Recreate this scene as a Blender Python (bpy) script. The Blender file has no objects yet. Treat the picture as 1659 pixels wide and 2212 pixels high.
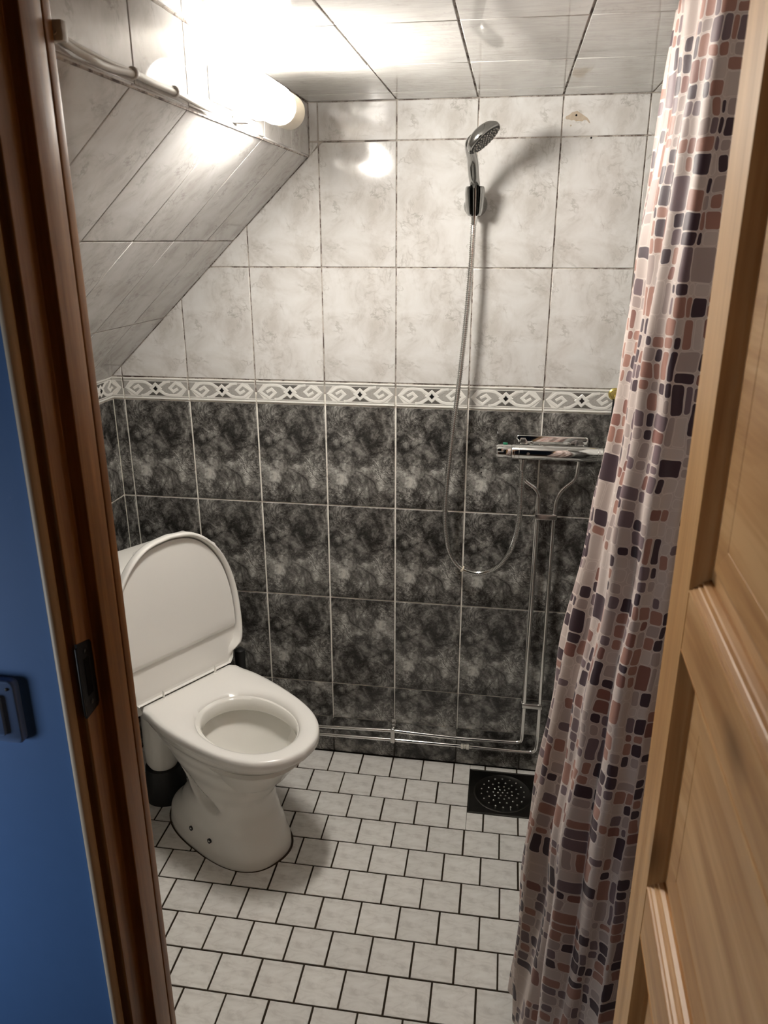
import bpy, bmesh, math, random
from mathutils import Vector, Matrix
random.seed(7)
S = bpy.context.scene
COL = S.collection
PI = math.pi

# ------------------------------------------------------------------ camera, world, exposure
W_PX, H_PX, F_PX = 1659, 2212, 1672.03
CAM = Vector((0.30345, -2.12364, 1.61253))
R_ = Vector((0.98771144, 0.15628517, -0.00102384))
U_ = Vector((-0.05092297, 0.32800929, 0.94330099))
B_ = Vector((0.14775979, -0.93165704, 0.33193704))
cd = bpy.data.cameras.new('camera')
cam = bpy.data.objects.new('camera', cd)
COL.objects.link(cam)
M = Matrix.Identity(4)
for i in range(3):
    M[i][0], M[i][1], M[i][2], M[i][3] = R_[i], U_[i], B_[i], CAM[i]
cam.matrix_world = M
cd.sensor_fit = 'VERTICAL'
cd.sensor_height = 24.0
cd.lens = F_PX * 24.0 / H_PX
cd.clip_start = 0.01
cd.dof.use_dof = True
cd.dof.focus_distance = 2.0
cd.dof.aperture_fstop = 6.5
S.camera = cam
w = bpy.data.worlds.new('world')
S.world = w
w.use_nodes = True
w.node_tree.nodes['Background'].inputs['Color'].default_value = (0.55, 0.7, 1.0, 1)
w.node_tree.nodes['Background'].inputs['Strength'].default_value = 0.004
S.view_settings.view_transform = 'Standard'
S.view_settings.look = 'None'
S.view_settings.gamma = 1.0
S.view_settings.use_curve_mapping = False
S.view_settings.exposure = 0.2
LAMP_EMIT = 165.0

# weak hall light from the lower left, its source unseen
ld = bpy.data.lights.new('hall_light', 'AREA')
ld.shape = 'RECTANGLE'; ld.size = 0.3; ld.size_y = 0.5
ld.energy = 4.7
ld.color = (0.86, 0.93, 1.0)
lo = bpy.data.objects.new('hall_light', ld)
COL.objects.link(lo)
lo.location = (-1.25, -1.74, 0.75)
lo.rotation_euler = (Vector((-0.3, -1.36, 1.1)) - lo.location).to_track_quat('-Z', 'Y').to_euler()

# ------------------------------------------------------------------ node helpers
class NT:
    def __init__(s, name):
        s.m = bpy.data.materials.new(name)
        s.m.use_nodes = True
        s.t = s.m.node_tree
        s.b = s.t.nodes['Principled BSDF']
    def n(s, typ, **kw):
        x = s.t.nodes.new(typ)
        for k, v in kw.items():
            setattr(x, k, v)
        return x
    def lk(s, a, b):
        s.t.links.new(a, b)
    def put(s, sock, v):
        if isinstance(v, bpy.types.NodeSocket):
            s.lk(v, sock)
        else:
            sock.default_value = v
    def mt(s, op, a, b=None, c=None, clamp=False):
        x = s.n('ShaderNodeMath', operation=op, use_clamp=clamp)
        s.put(x.inputs[0], a)
        if b is not None: s.put(x.inputs[1], b)
        if c is not None: s.put(x.inputs[2], c)
        return x.outputs[0]
    def mix(s, f, a, b, bt='MIX'):
        x = s.n('ShaderNodeMix', data_type='RGBA', blend_type=bt)
        s.put(x.inputs[0], f)
        s.put(x.inputs[6], a if isinstance(a, bpy.types.NodeSocket) else (*a, 1))
        s.put(x.inputs[7], b if isinstance(b, bpy.types.NodeSocket) else (*b, 1))
        return x.outputs[2]
    def co(s, kind='Object', scale=(1, 1, 1), loc=(0, 0, 0), rot=(0, 0, 0)):
        t = s.n('ShaderNodeTexCoord')
        mp = s.n('ShaderNodeMapping')
        mp.inputs['Scale'].default_value = scale
        mp.inputs['Location'].default_value = loc
        mp.inputs['Rotation'].default_value = rot
        s.lk(t.outputs[kind], mp.inputs[0])
        return mp.outputs[0]
    def noise(s, v, scale=5, detail=4, rough=.55, dist=0., out='Fac'):
        x = s.n('ShaderNodeTexNoise')
        s.lk(v, x.inputs['Vector'])
        x.inputs['Scale'].default_value = scale
        x.inputs['Detail'].default_value = detail
        x.inputs['Roughness'].default_value = rough
        x.inputs['Distortion'].default_value = dist
        return x.outputs[out]
    def ramp(s, f, stops):
        x = s.n('ShaderNodeValToRGB')
        s.lk(f, x.inputs[0])
        el = x.color_ramp.elements
        while len(el) < len(stops): el.new(0.5)
        for e, (p, c) in zip(el, stops):
            e.position = p
            e.color = (*c, 1) if not isinstance(c, float) else (c, c, c, 1)
        return x.outputs[0]
    def bump(s, h, strength=.3, dist=.002):
        x = s.n('ShaderNodeBump')
        x.inputs['Strength'].default_value = strength
        x.inputs['Distance'].default_value = dist
        s.lk(h, x.inputs['Height'])
        s.lk(x.outputs[0], s.b.inputs['Normal'])
    def base(s, c, rough=.4, metal=0., spec=.5):
        s.put(s.b.inputs['Base Color'], c if isinstance(c, bpy.types.NodeSocket) else (*c, 1))
        s.put(s.b.inputs['Roughness'], rough)
        s.b.inputs['Metallic'].default_value = metal
        s.b.inputs['Specular IOR Level'].default_value = spec
        return s.m

def srgb(r, g, b):
    def f(c):
        c /= 255.
        return c / 12.92 if c <= .04045 else ((c + .055) / 1.055) ** 2.4
    return (f(r), f(g), f(b))

def simple(name, c, rough=.4, metal=0., spec=.5, var=.06, vs=40):
    t = NT(name)
    nz = t.noise(t.co(), vs, 3)
    dark = tuple(x * (1 - var) for x in c); lite = tuple(min(1, x * (1 + var)) for x in c)
    return t.base(t.mix(nz, dark, lite), rough, metal, spec)

def marble_light(name, tint=(1, 1, 1), streak=False, rough=.1, spec=.5):
    t = NT(name)
    patch = t.noise(t.co(rot=(0, 0, .5)), 11, 6, .62, .5)
    def crack(co, sc, det, dist, width):
        v = t.noise(co, sc, det, .58, dist)
        return t.mt('SUBTRACT', 1., t.mt('MULTIPLY', t.mt('ABSOLUTE', t.mt('SUBTRACT', v, .5)), width, clamp=True), clamp=True)
    r1 = crack(t.co(rot=(0, 0, .8)), 9, 8, .5, 60.)
    m1 = t.ramp(t.noise(t.co(loc=(3, 1, 0)), 13, 3, .5), [(.46, 0.), (.62, 1.)])
    r2 = crack(t.co(loc=(1.3, 4.2, 0), rot=(0, 0, .9), scale=(1, .7, 1)), 20, 8, .8, 30.)
    m2 = t.ramp(t.noise(t.co(loc=(6, 2.5, 0)), 12, 4, .6), [(.50, 0.), (.64, 1.)])
    base = t.ramp(patch, [(.30, (.47, .45, .42)), (.42, (.565, .55, .525)), (.53, (.63, .62, .60)), (.66, (.665, .66, .645))])
    halo = t.ramp(t.noise(t.co(loc=(6, 2.5, 0)), 12, 4, .6), [(.5, 0.), (.7, 1.)])
    c = t.mix(t.mt('MULTIPLY', halo, .42), base, (.44, .41, .37))
    c = t.mix(t.mt('MULTIPLY', t.mt('MULTIPLY', r1, m1), .50), c, (.27, .25, .22))
    c = t.mix(t.mt('MULTIPLY', t.mt('MULTIPLY', r2, m2), .36), c, (.27, .245, .22))
    if streak:
        st = t.noise(t.co(scale=(2.5, 26, 1)), 5, 5, .6, .8)
        c = t.mix(.55, c, t.ramp(st, [(.32, (.44, .43, .41)), (.55, (.60, .59, .57)), (.7, (.66, .65, .63))]))
    c = t.mix(1.0, c, tint, 'MULTIPLY')
    oi = t.n('ShaderNodeObjectInfo')
    jit = t.mt('ADD', t.mt('MULTIPLY', oi.outputs['Random'], .05), .965)
    cc = t.n('ShaderNodeCombineColor')
    for i in range(3): t.lk(jit, cc.inputs[i])
    c = t.mix(1.0, c, cc.outputs[0], 'MULTIPLY')
    wav = t.noise(t.co(), 11, 1, .4)
    t.bump(wav, .10, .004)
    return t.base(c, rough, 0, spec)

def marble_dark():
    t = NT('dark_grey_marble_tile')
    flow = t.co(rot=(0, 0, -.75), scale=(1, .62, 1))
    big = t.noise(flow, 11, 4, .55, .7)
    a = t.noise(t.co(loc=(2, 0, 0), rot=(0, 0, -.5)), 24, 9, .68, 1.1)
    b = t.noise(t.co(loc=(4, 2, 0)), 70, 8, .72, 1.6)
    v = t.mt('ADD', t.mt('MULTIPLY', big, .52), t.mt('ADD', t.mt('MULTIPLY', a, .32), t.mt('MULTIPLY', b, .18)))
    c = t.ramp(v, [(.39, (.010, .0095, .009)), (.45, (.038, .036, .033)), (.50, (.122, .117, .108)), (.55, (.25, .243, .225)), (.615, (.54, .53, .495))])
    def crack(co, sc, det, dist, width):
        n = t.noise(co, sc, det, .6, dist)
        return t.mt('SUBTRACT', 1., t.mt('MULTIPLY', t.mt('ABSOLUTE', t.mt('SUBTRACT', n, .5)), width, clamp=True), clamp=True)
    r1 = crack(t.co(rot=(0, 0, .6), loc=(1, 5, 0)), 9, 7, .9, 40.)
    c = t.mix(t.mt('MULTIPLY', r1, .75), c, (.016, .014, .013))
    r2 = crack(t.co(loc=(9, 3, 0)), 60, 6, 2.2, 14.)
    msk = t.ramp(t.noise(t.co(loc=(2, 8, 0)), 12, 3), [(.46, 0.), (.58, 1.)])
    c = t.mix(t.mt('MULTIPLY', t.mt('MULTIPLY', r2, msk), .8), c, (.018, .015, .013))
    return t.base(c, .16, 0, .45)

def grout_wall():
    t = NT('wall_grout')
    geo = t.n('ShaderNodeNewGeometry')
    sx = t.n('ShaderNodeSeparateXYZ'); t.lk(geo.outputs['Position'], sx.inputs[0])
    z = sx.outputs['Z']
    mold = t.ramp(t.noise(t.co(), 22, 6, .75), [(.42, 1.), (.54, 0.)])
    light = t.mix(mold, (.46, .42, .375), (.12, .092, .08))
    mold2 = t.ramp(t.noise(t.co(loc=(5, 0, 0)), 20, 6, .75), [(.36, 1.), (.46, 0.)])
    cream = t.mix(t.mt('MULTIPLY', mold2, .55), (.86, .83, .76), (.22, .17, .13))
    up = t.mt('GREATER_THAN', z, 1.2)
    c = t.mix(up, cream, light)
    low = t.mt('LESS_THAN', z, .128)
    c = t.mix(low, c, (.06, .052, .042))
    return t.base(c, .8, 0, .2)

def floor_tile_mat():
    t = NT('white_floor_tile')
    a = t.noise(t.co(scale=(1, 2.2, 1)), 18, 6, .62, .7)
    oi = t.n('ShaderNodeObjectInfo')
    c = t.ramp(a, [(.34, (.62, .60, .56)), (.5, (.765, .75, .71)), (.66, (.83, .82, .785))])
    sp = t.ramp(t.noise(t.co(), 75, 3, .6), [(.68, 0.), (.74, 1.)])
    c = t.mix(t.mt('MULTIPLY', sp, .3), c, (.30, .28, .25))
    geo = t.n('ShaderNodeNewGeometry')
    dirt = t.noise(geo.outputs['Position'], 34, 6, .65)
    c = t.mix(t.ramp(dirt, [(.58, 0.), (.74, .3)]), c, (.34, .31, .27))
    jit = t.mt('ADD', t.mt('MULTIPLY', oi.outputs['Random'], .08), .94)
    cc = t.n('ShaderNodeCombineColor')
    for i in range(3): t.lk(jit, cc.inputs[i])
    c = t.mix(1.0, c, cc.outputs[0], 'MULTIPLY')
    return t.base(c, .33, 0, .4)

def wood(name, c1, c2, c3, axis='Z', rough=.38, knots=True, spec=.4):
    t = NT(name)
    sc = {'Z': (1, 1, .05), 'Y': (1, .05, 1), 'X': (.05, 1, 1)}[axis]
    g = t.noise(t.co(scale=sc), 26, 6, .6, .9)
    g2 = t.noise(t.co(scale=tuple(x * 1. for x in sc)), 120, 3, .6, .3)
    v = t.mt('ADD', t.mt('MULTIPLY', g, .75), t.mt('MULTIPLY', g2, .25))
    c = t.ramp(v, [(.36, c1), (.5, c2), (.62, c3)])
    if knots:
        sk = {'Z': (1, 1, .45), 'Y': (1, .45, 1), 'X': (.45, 1, 1)}[axis]
        vo = t.n('ShaderNodeTexVoronoi'); t.lk(t.co(scale=sk), vo.inputs['Vector'])
        vo.inputs['Scale'].default_value = 8
        kn = t.ramp(vo.outputs['Distance'], [(.05, 1.), (.17, 0.)])
        c = t.mix(t.mt('MULTIPLY', kn, .6), c, tuple(x * .38 for x in c1))
    t.bump(g2, .12, .001)
    return t.base(c, rough, 0, spec)

def curtain_mat():
    t = NT('mosaic_print_curtain_cloth')
    uv = t.n('ShaderNodeUVMap'); uv.uv_map = 'UVMap'
    nz = t.n('ShaderNodeTexNoise'); nz.inputs['Scale'].default_value = 22; nz.inputs['Detail'].default_value = 1
    t.lk(uv.outputs[0], nz.inputs['Vector'])
    s1 = t.n('ShaderNodeSeparateXYZ'); t.lk(uv.outputs[0], s1.inputs[0])
    s2 = t.n('ShaderNodeSeparateXYZ'); t.lk(nz.outputs['Color'], s2.inputs[0])
    u = t.mt('ADD', s1.outputs[0], t.mt('MULTIPLY', t.mt('SUBTRACT', s2.outputs[0], .5), .010))
    v = t.mt('ADD', s1.outputs[1], t.mt('MULTIPLY', t.mt('SUBTRACT', s2.outputs[1], .5), .010))
    def rnd(x, y, zc):
        cx = t.n('ShaderNodeCombineXYZ')
        t.put(cx.inputs[0], x); t.put(cx.inputs[1], y); t.put(cx.inputs[2], zc)
        wn = t.n('ShaderNodeTexWhiteNoise'); wn.noise_dimensions = '3D'
        t.lk(cx.outputs[0], wn.inputs['Vector'])
        return wn.outputs['Value']
    CW, CH = .038, .045
    colr = t.mt('FLOOR', t.mt('DIVIDE', u, CW))
    vs = t.mt('ADD', v, t.mt('MULTIPLY', rnd(colr, 3., 1.5), CH))
    row = t.mt('FLOOR', t.mt('DIVIDE', vs, CH))
    fu = t.mt('FRACT', t.mt('DIVIDE', u, CW))
    fv = t.mt('FRACT', t.mt('DIVIDE', vs, CH))
    def split(f, size, seed, prob):
        cut = t.mt('ADD', t.mt('MULTIPLY', rnd(colr, row, seed), .3), .35)
        on = t.mt('GREATER_THAN', rnd(colr, row, seed + 1.), 1. - prob)
        hi = t.mt('MULTIPLY', t.mt('GREATER_THAN', f, cut), on)
        lo_w = t.mt('ADD', t.mt('MULTIPLY', cut, on), t.mt('SUBTRACT', 1., on))
        wd = t.mt('ADD', t.mt('MULTIPLY', hi, t.mt('SUBTRACT', 1., cut)), t.mt('MULTIPLY', t.mt('SUBTRACT', 1., hi), lo_w))
        st = t.mt('MULTIPLY', hi, cut)
        d = t.mt('ABSOLUTE', t.mt('SUBTRACT', t.mt('SUBTRACT', f, st), t.mt('MULTIPLY', wd, .5)))
        return t.mt('SUBTRACT', t.mt('MULTIPLY', d, size), t.mt('MULTIPLY', wd, size * .5)), hi
    dx, kx = split(fu, CW, 11.5, .86)
    dy, ky = split(fv, CH, 21.5, .8)
    sub = t.mt('ADD', kx, t.mt('MULTIPLY', ky, 2.))
    r1 = rnd(t.mt('ADD', colr, t.mt('MULTIPLY', sub, 37.)), row, 31.5)
    r2 = rnd(t.mt('ADD', colr, t.mt('MULTIPLY', sub, 17.)), row, 41.5)
    marg = t.mt('ADD', t.mt('MULTIPLY', t.mt('POWER', r2, 3.), .0022), .0009)
    RAD = .0042
    qx = t.mt('MAXIMUM', t.mt('ADD', t.mt('ADD', dx, marg), RAD), 0.)
    qy = t.mt('MAXIMUM', t.mt('ADD', t.mt('ADD', dy, marg), RAD), 0.)
    ln = t.mt('SUBTRACT', t.mt('SQRT', t.mt('ADD', t.mt('MULTIPLY', qx, qx), t.mt('MULTIPLY', qy, qy))), RAD)
    inside = t.mt('LESS_THAN', ln, 0.)
    pal = t.n('ShaderNodeValToRGB'); t.lk(r1, pal.inputs[0])
    pal.color_ramp.interpolation = 'CONSTANT'
    cols = [(0, srgb(206, 190, 182)), (.27, srgb(176, 158, 152)), (.42, srgb(166, 122, 108)), (.58, srgb(124, 104, 108)), (.72, srgb(140, 96, 86)), (.78, srgb(70, 52, 60))]
    el = pal.color_ramp.elements
    while len(el) < len(cols): el.new(.5)
    for e, (p, c) in zip(el, cols):
        e.position = p; e.color = (*c, 1)
    back = t.mix(t.mt('LESS_THAN', ln, .0011), srgb(206, 190, 182), srgb(222, 208, 200))
    c = t.mix(inside, back, pal.outputs[0])
    m = t.base(c, .5, 0, .35)
    t.b.inputs['Sheen Weight'].default_value = .15
    return m

MT = dict(
    light=marble_light('light_marble_tile'),
    slope=marble_light('light_marble_slope_tile', (.93, .93, .94), rough=.07),
    ceil=marble_light('light_marble_ceiling_tile', (.95, .95, .94), streak=True, rough=.06),
    dark=marble_dark(),
    groutw=grout_wall(),
    groutf=simple('floor_grout', (.028, .019, .011), .85, 0, .2, .4, 60),
    floor=floor_tile_mat(),
    bwhite=simple('border_white_glaze', (.74, .73, .69), .14, 0, .5, .04, 60),
    bgrey=simple('border_grey_glaze', (.36, .35, .325), .18, 0, .5, .25, 260),
    bdark=simple('border_dark_glaze', (.11, .105, .095), .18, 0, .5, .6, 420),
    bblack=simple('border_black_glaze', (.012, .012, .012), .12),
    frame=wood('varnished_pine_frame', (.15, .060, .015), (.235, .10, .028), (.33, .155, .05)),
    nose=wood('pale_pine_trim', (.62, .49, .36), (.74, .60, .46), (.80, .67, .53), knots=False, rough=.5),
    doorv=wood('pine_stile', (.42, .215, .080), (.53, .295, .120), (.62, .37, .165), 'Z'),
    doorh=wood('pine_rail', (.38, .185, .066), (.50, .27, .108), (.60, .355, .16), 'Y'),
    blue=simple('blue_painted_wall', srgb(92, 134, 196), .6, 0, .3, .04, 30),
    switch=simple('switch_plastic', srgb(112, 140, 190), .35),
    blackm=simple('black_metal', (.006, .0055, .0055), .4, 0, .3),
    porc=simple('white_porcelain', (.84, .825, .775), .08, 0, .5, .015, 8),
    seatp=simple('white_seat_plastic', (.88, .865, .825), .22, 0, .5, .01, 8),
    chrome=simple('chrome', (.78, .78, .77), .07, 1, .5, .02, 20),
    chromeb=simple('brushed_chrome', (.62, .61, .59), .24, 1, .5, .06, 90),
    copper=simple('chromed_pipe', (.80, .79, .77), .13, 1, .5, .08, 30),
    nut=simple('pale_nickel_nut', (.86, .83, .76), .45, .6, .5, .04, 40),
    hosem=simple('hose_chrome', (.64, .64, .62), .12, 1, .5, .04, 20),
    chromed=simple('dark_chrome', (.42, .42, .41), .09, 1, .5, .04, 20),
    steel=simple('dark_stainless_steel', (.085, .082, .075), .3, 1, .5, .2, 50),
    steeld=simple('steel_knob_polished', (.6, .6, .58), .2, 1, .5),
    rubber=simple('black_rubber', (.010, .010, .010), .55),
    capw=simple('cream_lamp_cap', (.80, .72, .58), .35),
    whitep=simple('white_plastic', (.78, .77, .74), .35),
    cable=simple('white_cable_sheath', (.62, .60, .56), .45),
    brass=simple('dull_brass', (.50, .40, .13), .3, .75, .5, .2, 200),
    brown=simple('brown_sealant', (.05, .032, .018), .7, 0, .3, .4, 80),
    cement=simple('bare_tile_clay', (.42, .35, .27), .85, 0, .2, .25, 120),
    hole=simple('dark_hole', (.006, .005, .005), .9, 0, .1),
    green=simple('green_mark', (.01, .16, .08), .4),
    red=simple('red_mark', (.30, .012, .015), .4),
    plaster=simple('white_plaster', (.62, .61, .59), .7, 0, .3, .05, 20),
    halln=simple('hall_floor_boards', (.06, .04, .026), .5, 0, .4, .2, 14),
    cloth=curtain_mat(),
)
t = NT('lamp_glass')
t.b.inputs['Base Color'].default_value = (.9, .88, .84, 1)
t.b.inputs['Emission Color'].default_value = (1.0, .945, .87, 1)
t.b.inputs['Emission Strength'].default_value = LAMP_EMIT
MT['glow'] = t.m
t = NT('opal_lamp_end')
t.b.inputs['Base Color'].default_value = (.9, .88, .84, 1)
t.b.inputs['Emission Color'].default_value = (1.0, .94, .86, 1)
t.b.inputs['Emission Strength'].default_value = 9.0
MT['opal'] = t.m

# ------------------------------------------------------------------ object helpers
def link_mesh(name, me, parent=None, mats=()):
    for m in mats:
        me.materials.append(MT[m])
    o = bpy.data.objects.new(name, me)
    COL.objects.link(o)
    if parent: o.parent = parent
    return o

def mesh(name, v, f, mat, parent=None, smooth=False, mi=None):
    me = bpy.data.meshes.new(name)
    me.from_pydata([tuple(x) for x in v], [], f)
    mats = mat if isinstance(mat, (list, tuple)) else [mat]
    o = link_mesh(name, me, parent, mats)
    if mi:
        for p, i in zip(me.polygons, mi): p.material_index = i
    bm = bmesh.new(); bm.from_mesh(me)
    bmesh.ops.recalc_face_normals(bm, faces=bm.faces)
    bm.to_mesh(me); bm.free()
    if smooth:
        for p in me.polygons: p.use_smooth = True
        if smooth is not True:
            me.set_sharp_from_angle(angle=smooth)
    return o

def tag(o, label, cat, group=None, kind=None):
    if label: o['label'] = label
    if cat: o['category'] = cat
    if group: o['group'] = group
    if kind: o['kind'] = kind
    return o

def empty(name, loc, label, cat, group=None):
    o = bpy.data.objects.new(name, None)
    o.empty_display_size = .05
    o.location = loc
    COL.objects.link(o)
    return tag(o, label, cat, group)

def struct(name, o):
    o.name = name
    o['kind'] = 'structure'
    return o

def box(name, lo, hi, mat, parent=None, bev=0., seg=2, off=None):
    bm = bmesh.new()
    bmesh.ops.create_cube(bm, size=1)
    for v in bm.verts:
        for i in range(3):
            v.co[i] = lo[i] + (v.co[i] + .5) * (hi[i] - lo[i])
    if bev:
        bmesh.ops.bevel(bm, geom=bm.edges[:], offset=bev, segments=seg, profile=.5, affect='EDGES')
    me = bpy.data.meshes.new(name)
    bm.to_mesh(me); bm.free()
    o = link_mesh(name, me, parent, [mat])
    if bev:
        for p in me.polygons: p.use_smooth = True
        me.set_sharp_from_angle(angle=.7)
    return o

def frame_from(d):
    d = Vector(d).normalized()
    up = Vector((0, 0, 1)) if abs(d.z) < .9 else Vector((1, 0, 0))
    x = up.cross(d).normalized()
    return x, d.cross(x).normalized()

def tube_data(pts, rad, seg=10, cap=True):
    pts = [Vector(p) for p in pts]
    n = len(pts)
    tan = [(pts[min(i + 1, n - 1)] - pts[max(i - 1, 0)]).normalized() for i in range(n)]
    x, y = frame_from(tan[0])
    V, F = [], []
    for i in range(n):
        if i:
            q = tan[i - 1].rotation_difference(tan[i])
            x = q @ x; y = q @ y
        r = rad[i] if isinstance(rad, (list, tuple)) else rad
        for k in range(seg):
            a = 2 * PI * k / seg
            V.append(pts[i] + x * (r * math.cos(a)) + y * (r * math.sin(a)))
    for i in range(n - 1):
        for k in range(seg):
            k2 = (k + 1) % seg
            F.append((i * seg + k, i * seg + k2, (i + 1) * seg + k2, (i + 1) * seg + k))
    if cap:
        F.append(tuple(range(seg - 1, -1, -1)))
        F.append(tuple((n - 1) * seg + k for k in range(seg)))
    return V, F

def tube(name, pts, rad, mat, parent=None, seg=12):
    V, F = tube_data(pts, rad, seg)
    return mesh(name, V, F, mat, parent, .9)

def lathe(name, prof, origin, axis, mat, parent=None, seg=32):
    """prof: list of (radius, distance along axis)."""
    ax = Vector(axis).normalized()
    o = Vector(origin)
    x, y = frame_from(ax)
    V, F = [], []
    n = len(prof)
    for r, h in prof:
        for k in range(seg):
            a = 2 * PI * k / seg
            V.append(o + ax * h + x * (r * math.cos(a)) + y * (r * math.sin(a)))
    for i in range(n - 1):
        for k in range(seg):
            k2 = (k + 1) % seg
            F.append((i * seg + k, i * seg + k2, (i + 1) * seg + k2, (i + 1) * seg + k))
    F.append(tuple(range(seg - 1, -1, -1)))
    F.append(tuple((n - 1) * seg + k for k in range(seg)))
    return mesh(name, V, F, mat, parent, .7)

def spline(P, n, closed=False):
    P = [Vector(p) for p in P]
    m = len(P)
    out = []
    segs = m if closed else m - 1
    for i in range(segs):
        if closed:
            a, b, c, d = P[(i - 1) % m], P[i], P[(i + 1) % m], P[(i + 2) % m]
        else:
            a, b, c, d = P[max(i - 1, 0)], P[i], P[i + 1], P[min(i + 2, m - 1)]
        for k in range(n):
            t_ = k / n
            out.append(.5 * ((2 * b) + (c - a) * t_ + (2 * a - 5 * b + 4 * c - d) * t_ ** 2 + (3 * b - a - 3 * c + d) * t_ ** 3))
    if not closed: out.append(P[-1].copy())
    return out

def fillet(P, r, n=6):
    """polyline with rounded corners."""
    P = [Vector(p) for p in P]
    out = [P[0]]
    for i in range(1, len(P) - 1):
        a = (P[i - 1] - P[i]); b = (P[i + 1] - P[i])
        rr = min(r, a.length * .45, b.length * .45)
        p0 = P[i] + a.normalized() * rr; p1 = P[i] + b.normalized() * rr
        for k in range(n + 1):
            t_ = k / n
            out.append((1 - t_) ** 2 * p0 + 2 * t_ * (1 - t_) * P[i] + t_ ** 2 * p1)
    out.append(P[-1])
    return out

def lerp_tab(tab, x):
    if x <= tab[0][0]: return tab[0][1]
    for (a, va), (b, vb) in zip(tab, tab[1:]):
        if x <= b:
            f = (x - a) / (b - a)
            f = f * f * (3 - 2 * f) * .5 + f * .5
            return va + (vb - va) * f
    return tab[-1][1]

# ------------------------------------------------------------------ tiles
def clip(poly, a, b, c):
    """keep a*x + b*y <= c"""
    out = []
    for i in range(len(poly)):
        p, q = poly[i], poly[(i + 1) % len(poly)]
        dp, dq = a * p[0] + b * p[1] - c, a * q[0] + b * q[1] - c
        if dp <= 0: out.append(p)
        if dp * dq < 0:
            s = dp / (dp - dq)
            out.append((p[0] + (q[0] - p[0]) * s, p[1] + (q[1] - p[1]) * s))
    return out

def area(poly):
    return .5 * sum(poly[i][0] * poly[(i + 1) % len(poly)][1] - poly[(i + 1) % len(poly)][0] * poly[i][1] for i in range(len(poly)))

def inset(poly, d):
    n = len(poly)
    out = []
    for i in range(n):
        p0, p1, p2 = Vector(poly[i - 1]).to_2d(), Vector(poly[i]).to_2d(), Vector(poly[(i + 1) % n]).to_2d()
        e1 = (p1 - p0).normalized(); e2 = (p2 - p1).normalized()
        n1 = Vector((-e1.y, e1.x)); n2 = Vector((-e2.y, e2.x))
        k = 1 + n1.dot(n2)
        if k < .2: k = .2
        q = p1 + (n1 + n2) * (d / k)
        out.append((q.x, q.y))
    return out

def clean(poly):
    out = []
    for p in poly:
        if not out or math.hypot(p[0] - out[-1][0], p[1] - out[-1][1]) > 4e-4: out.append(p)
    if len(out) > 1 and math.hypot(out[0][0] - out[-1][0], out[0][1] - out[-1][1]) < 4e-4: out.pop()
    return out

TILE_CACHE = {}
def tile(poly, origin, Mx, mat, parent, flip=False, ch=.0013, th=.006, lift=0., name='tile', chz=.0009):
    """poly in wall (u,v); origin = print origin in (u,v)"""
    poly = clean(poly)
    if len(poly) < 3 or area(poly) < 2e-5: return None
    s = -1 if flip else 1
    loc = [(s * (p[0] - origin[0]), s * (p[1] - origin[1])) for p in poly]
    key = (mat, ch, chz) + tuple((round(x, 4), round(y, 4)) for x, y in loc)
    me = TILE_CACHE.get(key)
    if me is None:
        n = len(loc)
        ins = inset(loc, ch)
        ins2 = inset(loc, ch * .3)
        V = [(x, y, 0) for x, y in ins] + [(x, y, -chz * .3) for x, y in ins2] + [(x, y, -chz) for x, y in loc] + [(x, y, -th) for x, y in loc]
        F = [tuple(range(n))]
        for r in range(3):
            for i in range(n):
                j = (i + 1) % n
                F.append((r * n + i, (r + 1) * n + i, (r + 1) * n + j, r * n + j))
        me = bpy.data.meshes.new(name)
        me.from_pydata(V, [], F)
        me.materials.append(MT[mat])
        for i, p in enumerate(me.polygons): p.use_smooth = 0 < i <= 2 * n
        TILE_CACHE[key] = me
    o = bpy.data.objects.new(name, me)
    o.parent = parent
    R = Matrix.Rotation(PI if flip else 0, 4, 'Z')
    o.matrix_world = Mx @ Matrix.Translation((origin[0], origin[1], lift)) @ R
    COL.objects.link(o)
    return o

def basis(X, Y, Z, O):
    m = Matrix.Identity(4)
    for i in range(3):
        m[i][0], m[i][1], m[i][2], m[i][3] = X[i], Y[i], Z[i], O[i]
    return m

def grid(parent, Mx, us, vs, gap, mat, planes=(), flipfn=None, nominal=None, skip=None, vround=0, **kw):
    for i in range(len(us) - 1):
        for j in range(len(vs) - 1):
            g = gap / 2
            p = [(us[i] + g, vs[j] + g), (us[i + 1] - g, vs[j] + g), (us[i + 1] - g, vs[j + 1] - g), (us[i] + g, vs[j + 1] - g)]
            for a, b, c in planes:
                p = clip(p, a, b, c)
                if len(p) < 3: break
            if len(p) < 3: continue
            if skip and skip(i, j): continue
            org = ((us[i] + us[i + 1]) / 2, (vs[j] + vs[j + 1]) / 2)
            tile(p, org, Mx, mat, parent, bool(flipfn and flipfn(i, j)), **kw)

def slab(name, Mx, poly, z0, z1, mat):
    n = len(poly)
    V = [Mx @ Vector((x, y, z0)) for x, y in poly] + [Mx @ Vector((x, y, z1)) for x, y in poly]
    F = [tuple(range(n)), tuple(range(2 * n - 1, n - 1, -1))] + [(i, (i + 1) % n, n + (i + 1) % n, n + i) for i in range(n)]
    return struct(name, mesh(name, V, F, mat))

# ------------------------------------------------------------------ room measures
A = .2025
XL, XR = -.846, .80
XS = -.227                  # plane of the short upright strip under the ceiling
YF = -1.20                  # inner face of the door wall
ZC = 1.939
ZR = [0., .1335, .2608, .567, .8685, 1.1693, 1.236, 1.5425, 1.848, ZC]
SB = (XS, 1.816); SE = (XL, 1.232)
sl = Vector((SE[0] - SB[0], 0, SE[1] - SB[1])); SLEN = sl.length; sl.normalize()
SN = Vector((-sl.z, 0, sl.x))       # into the room

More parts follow.
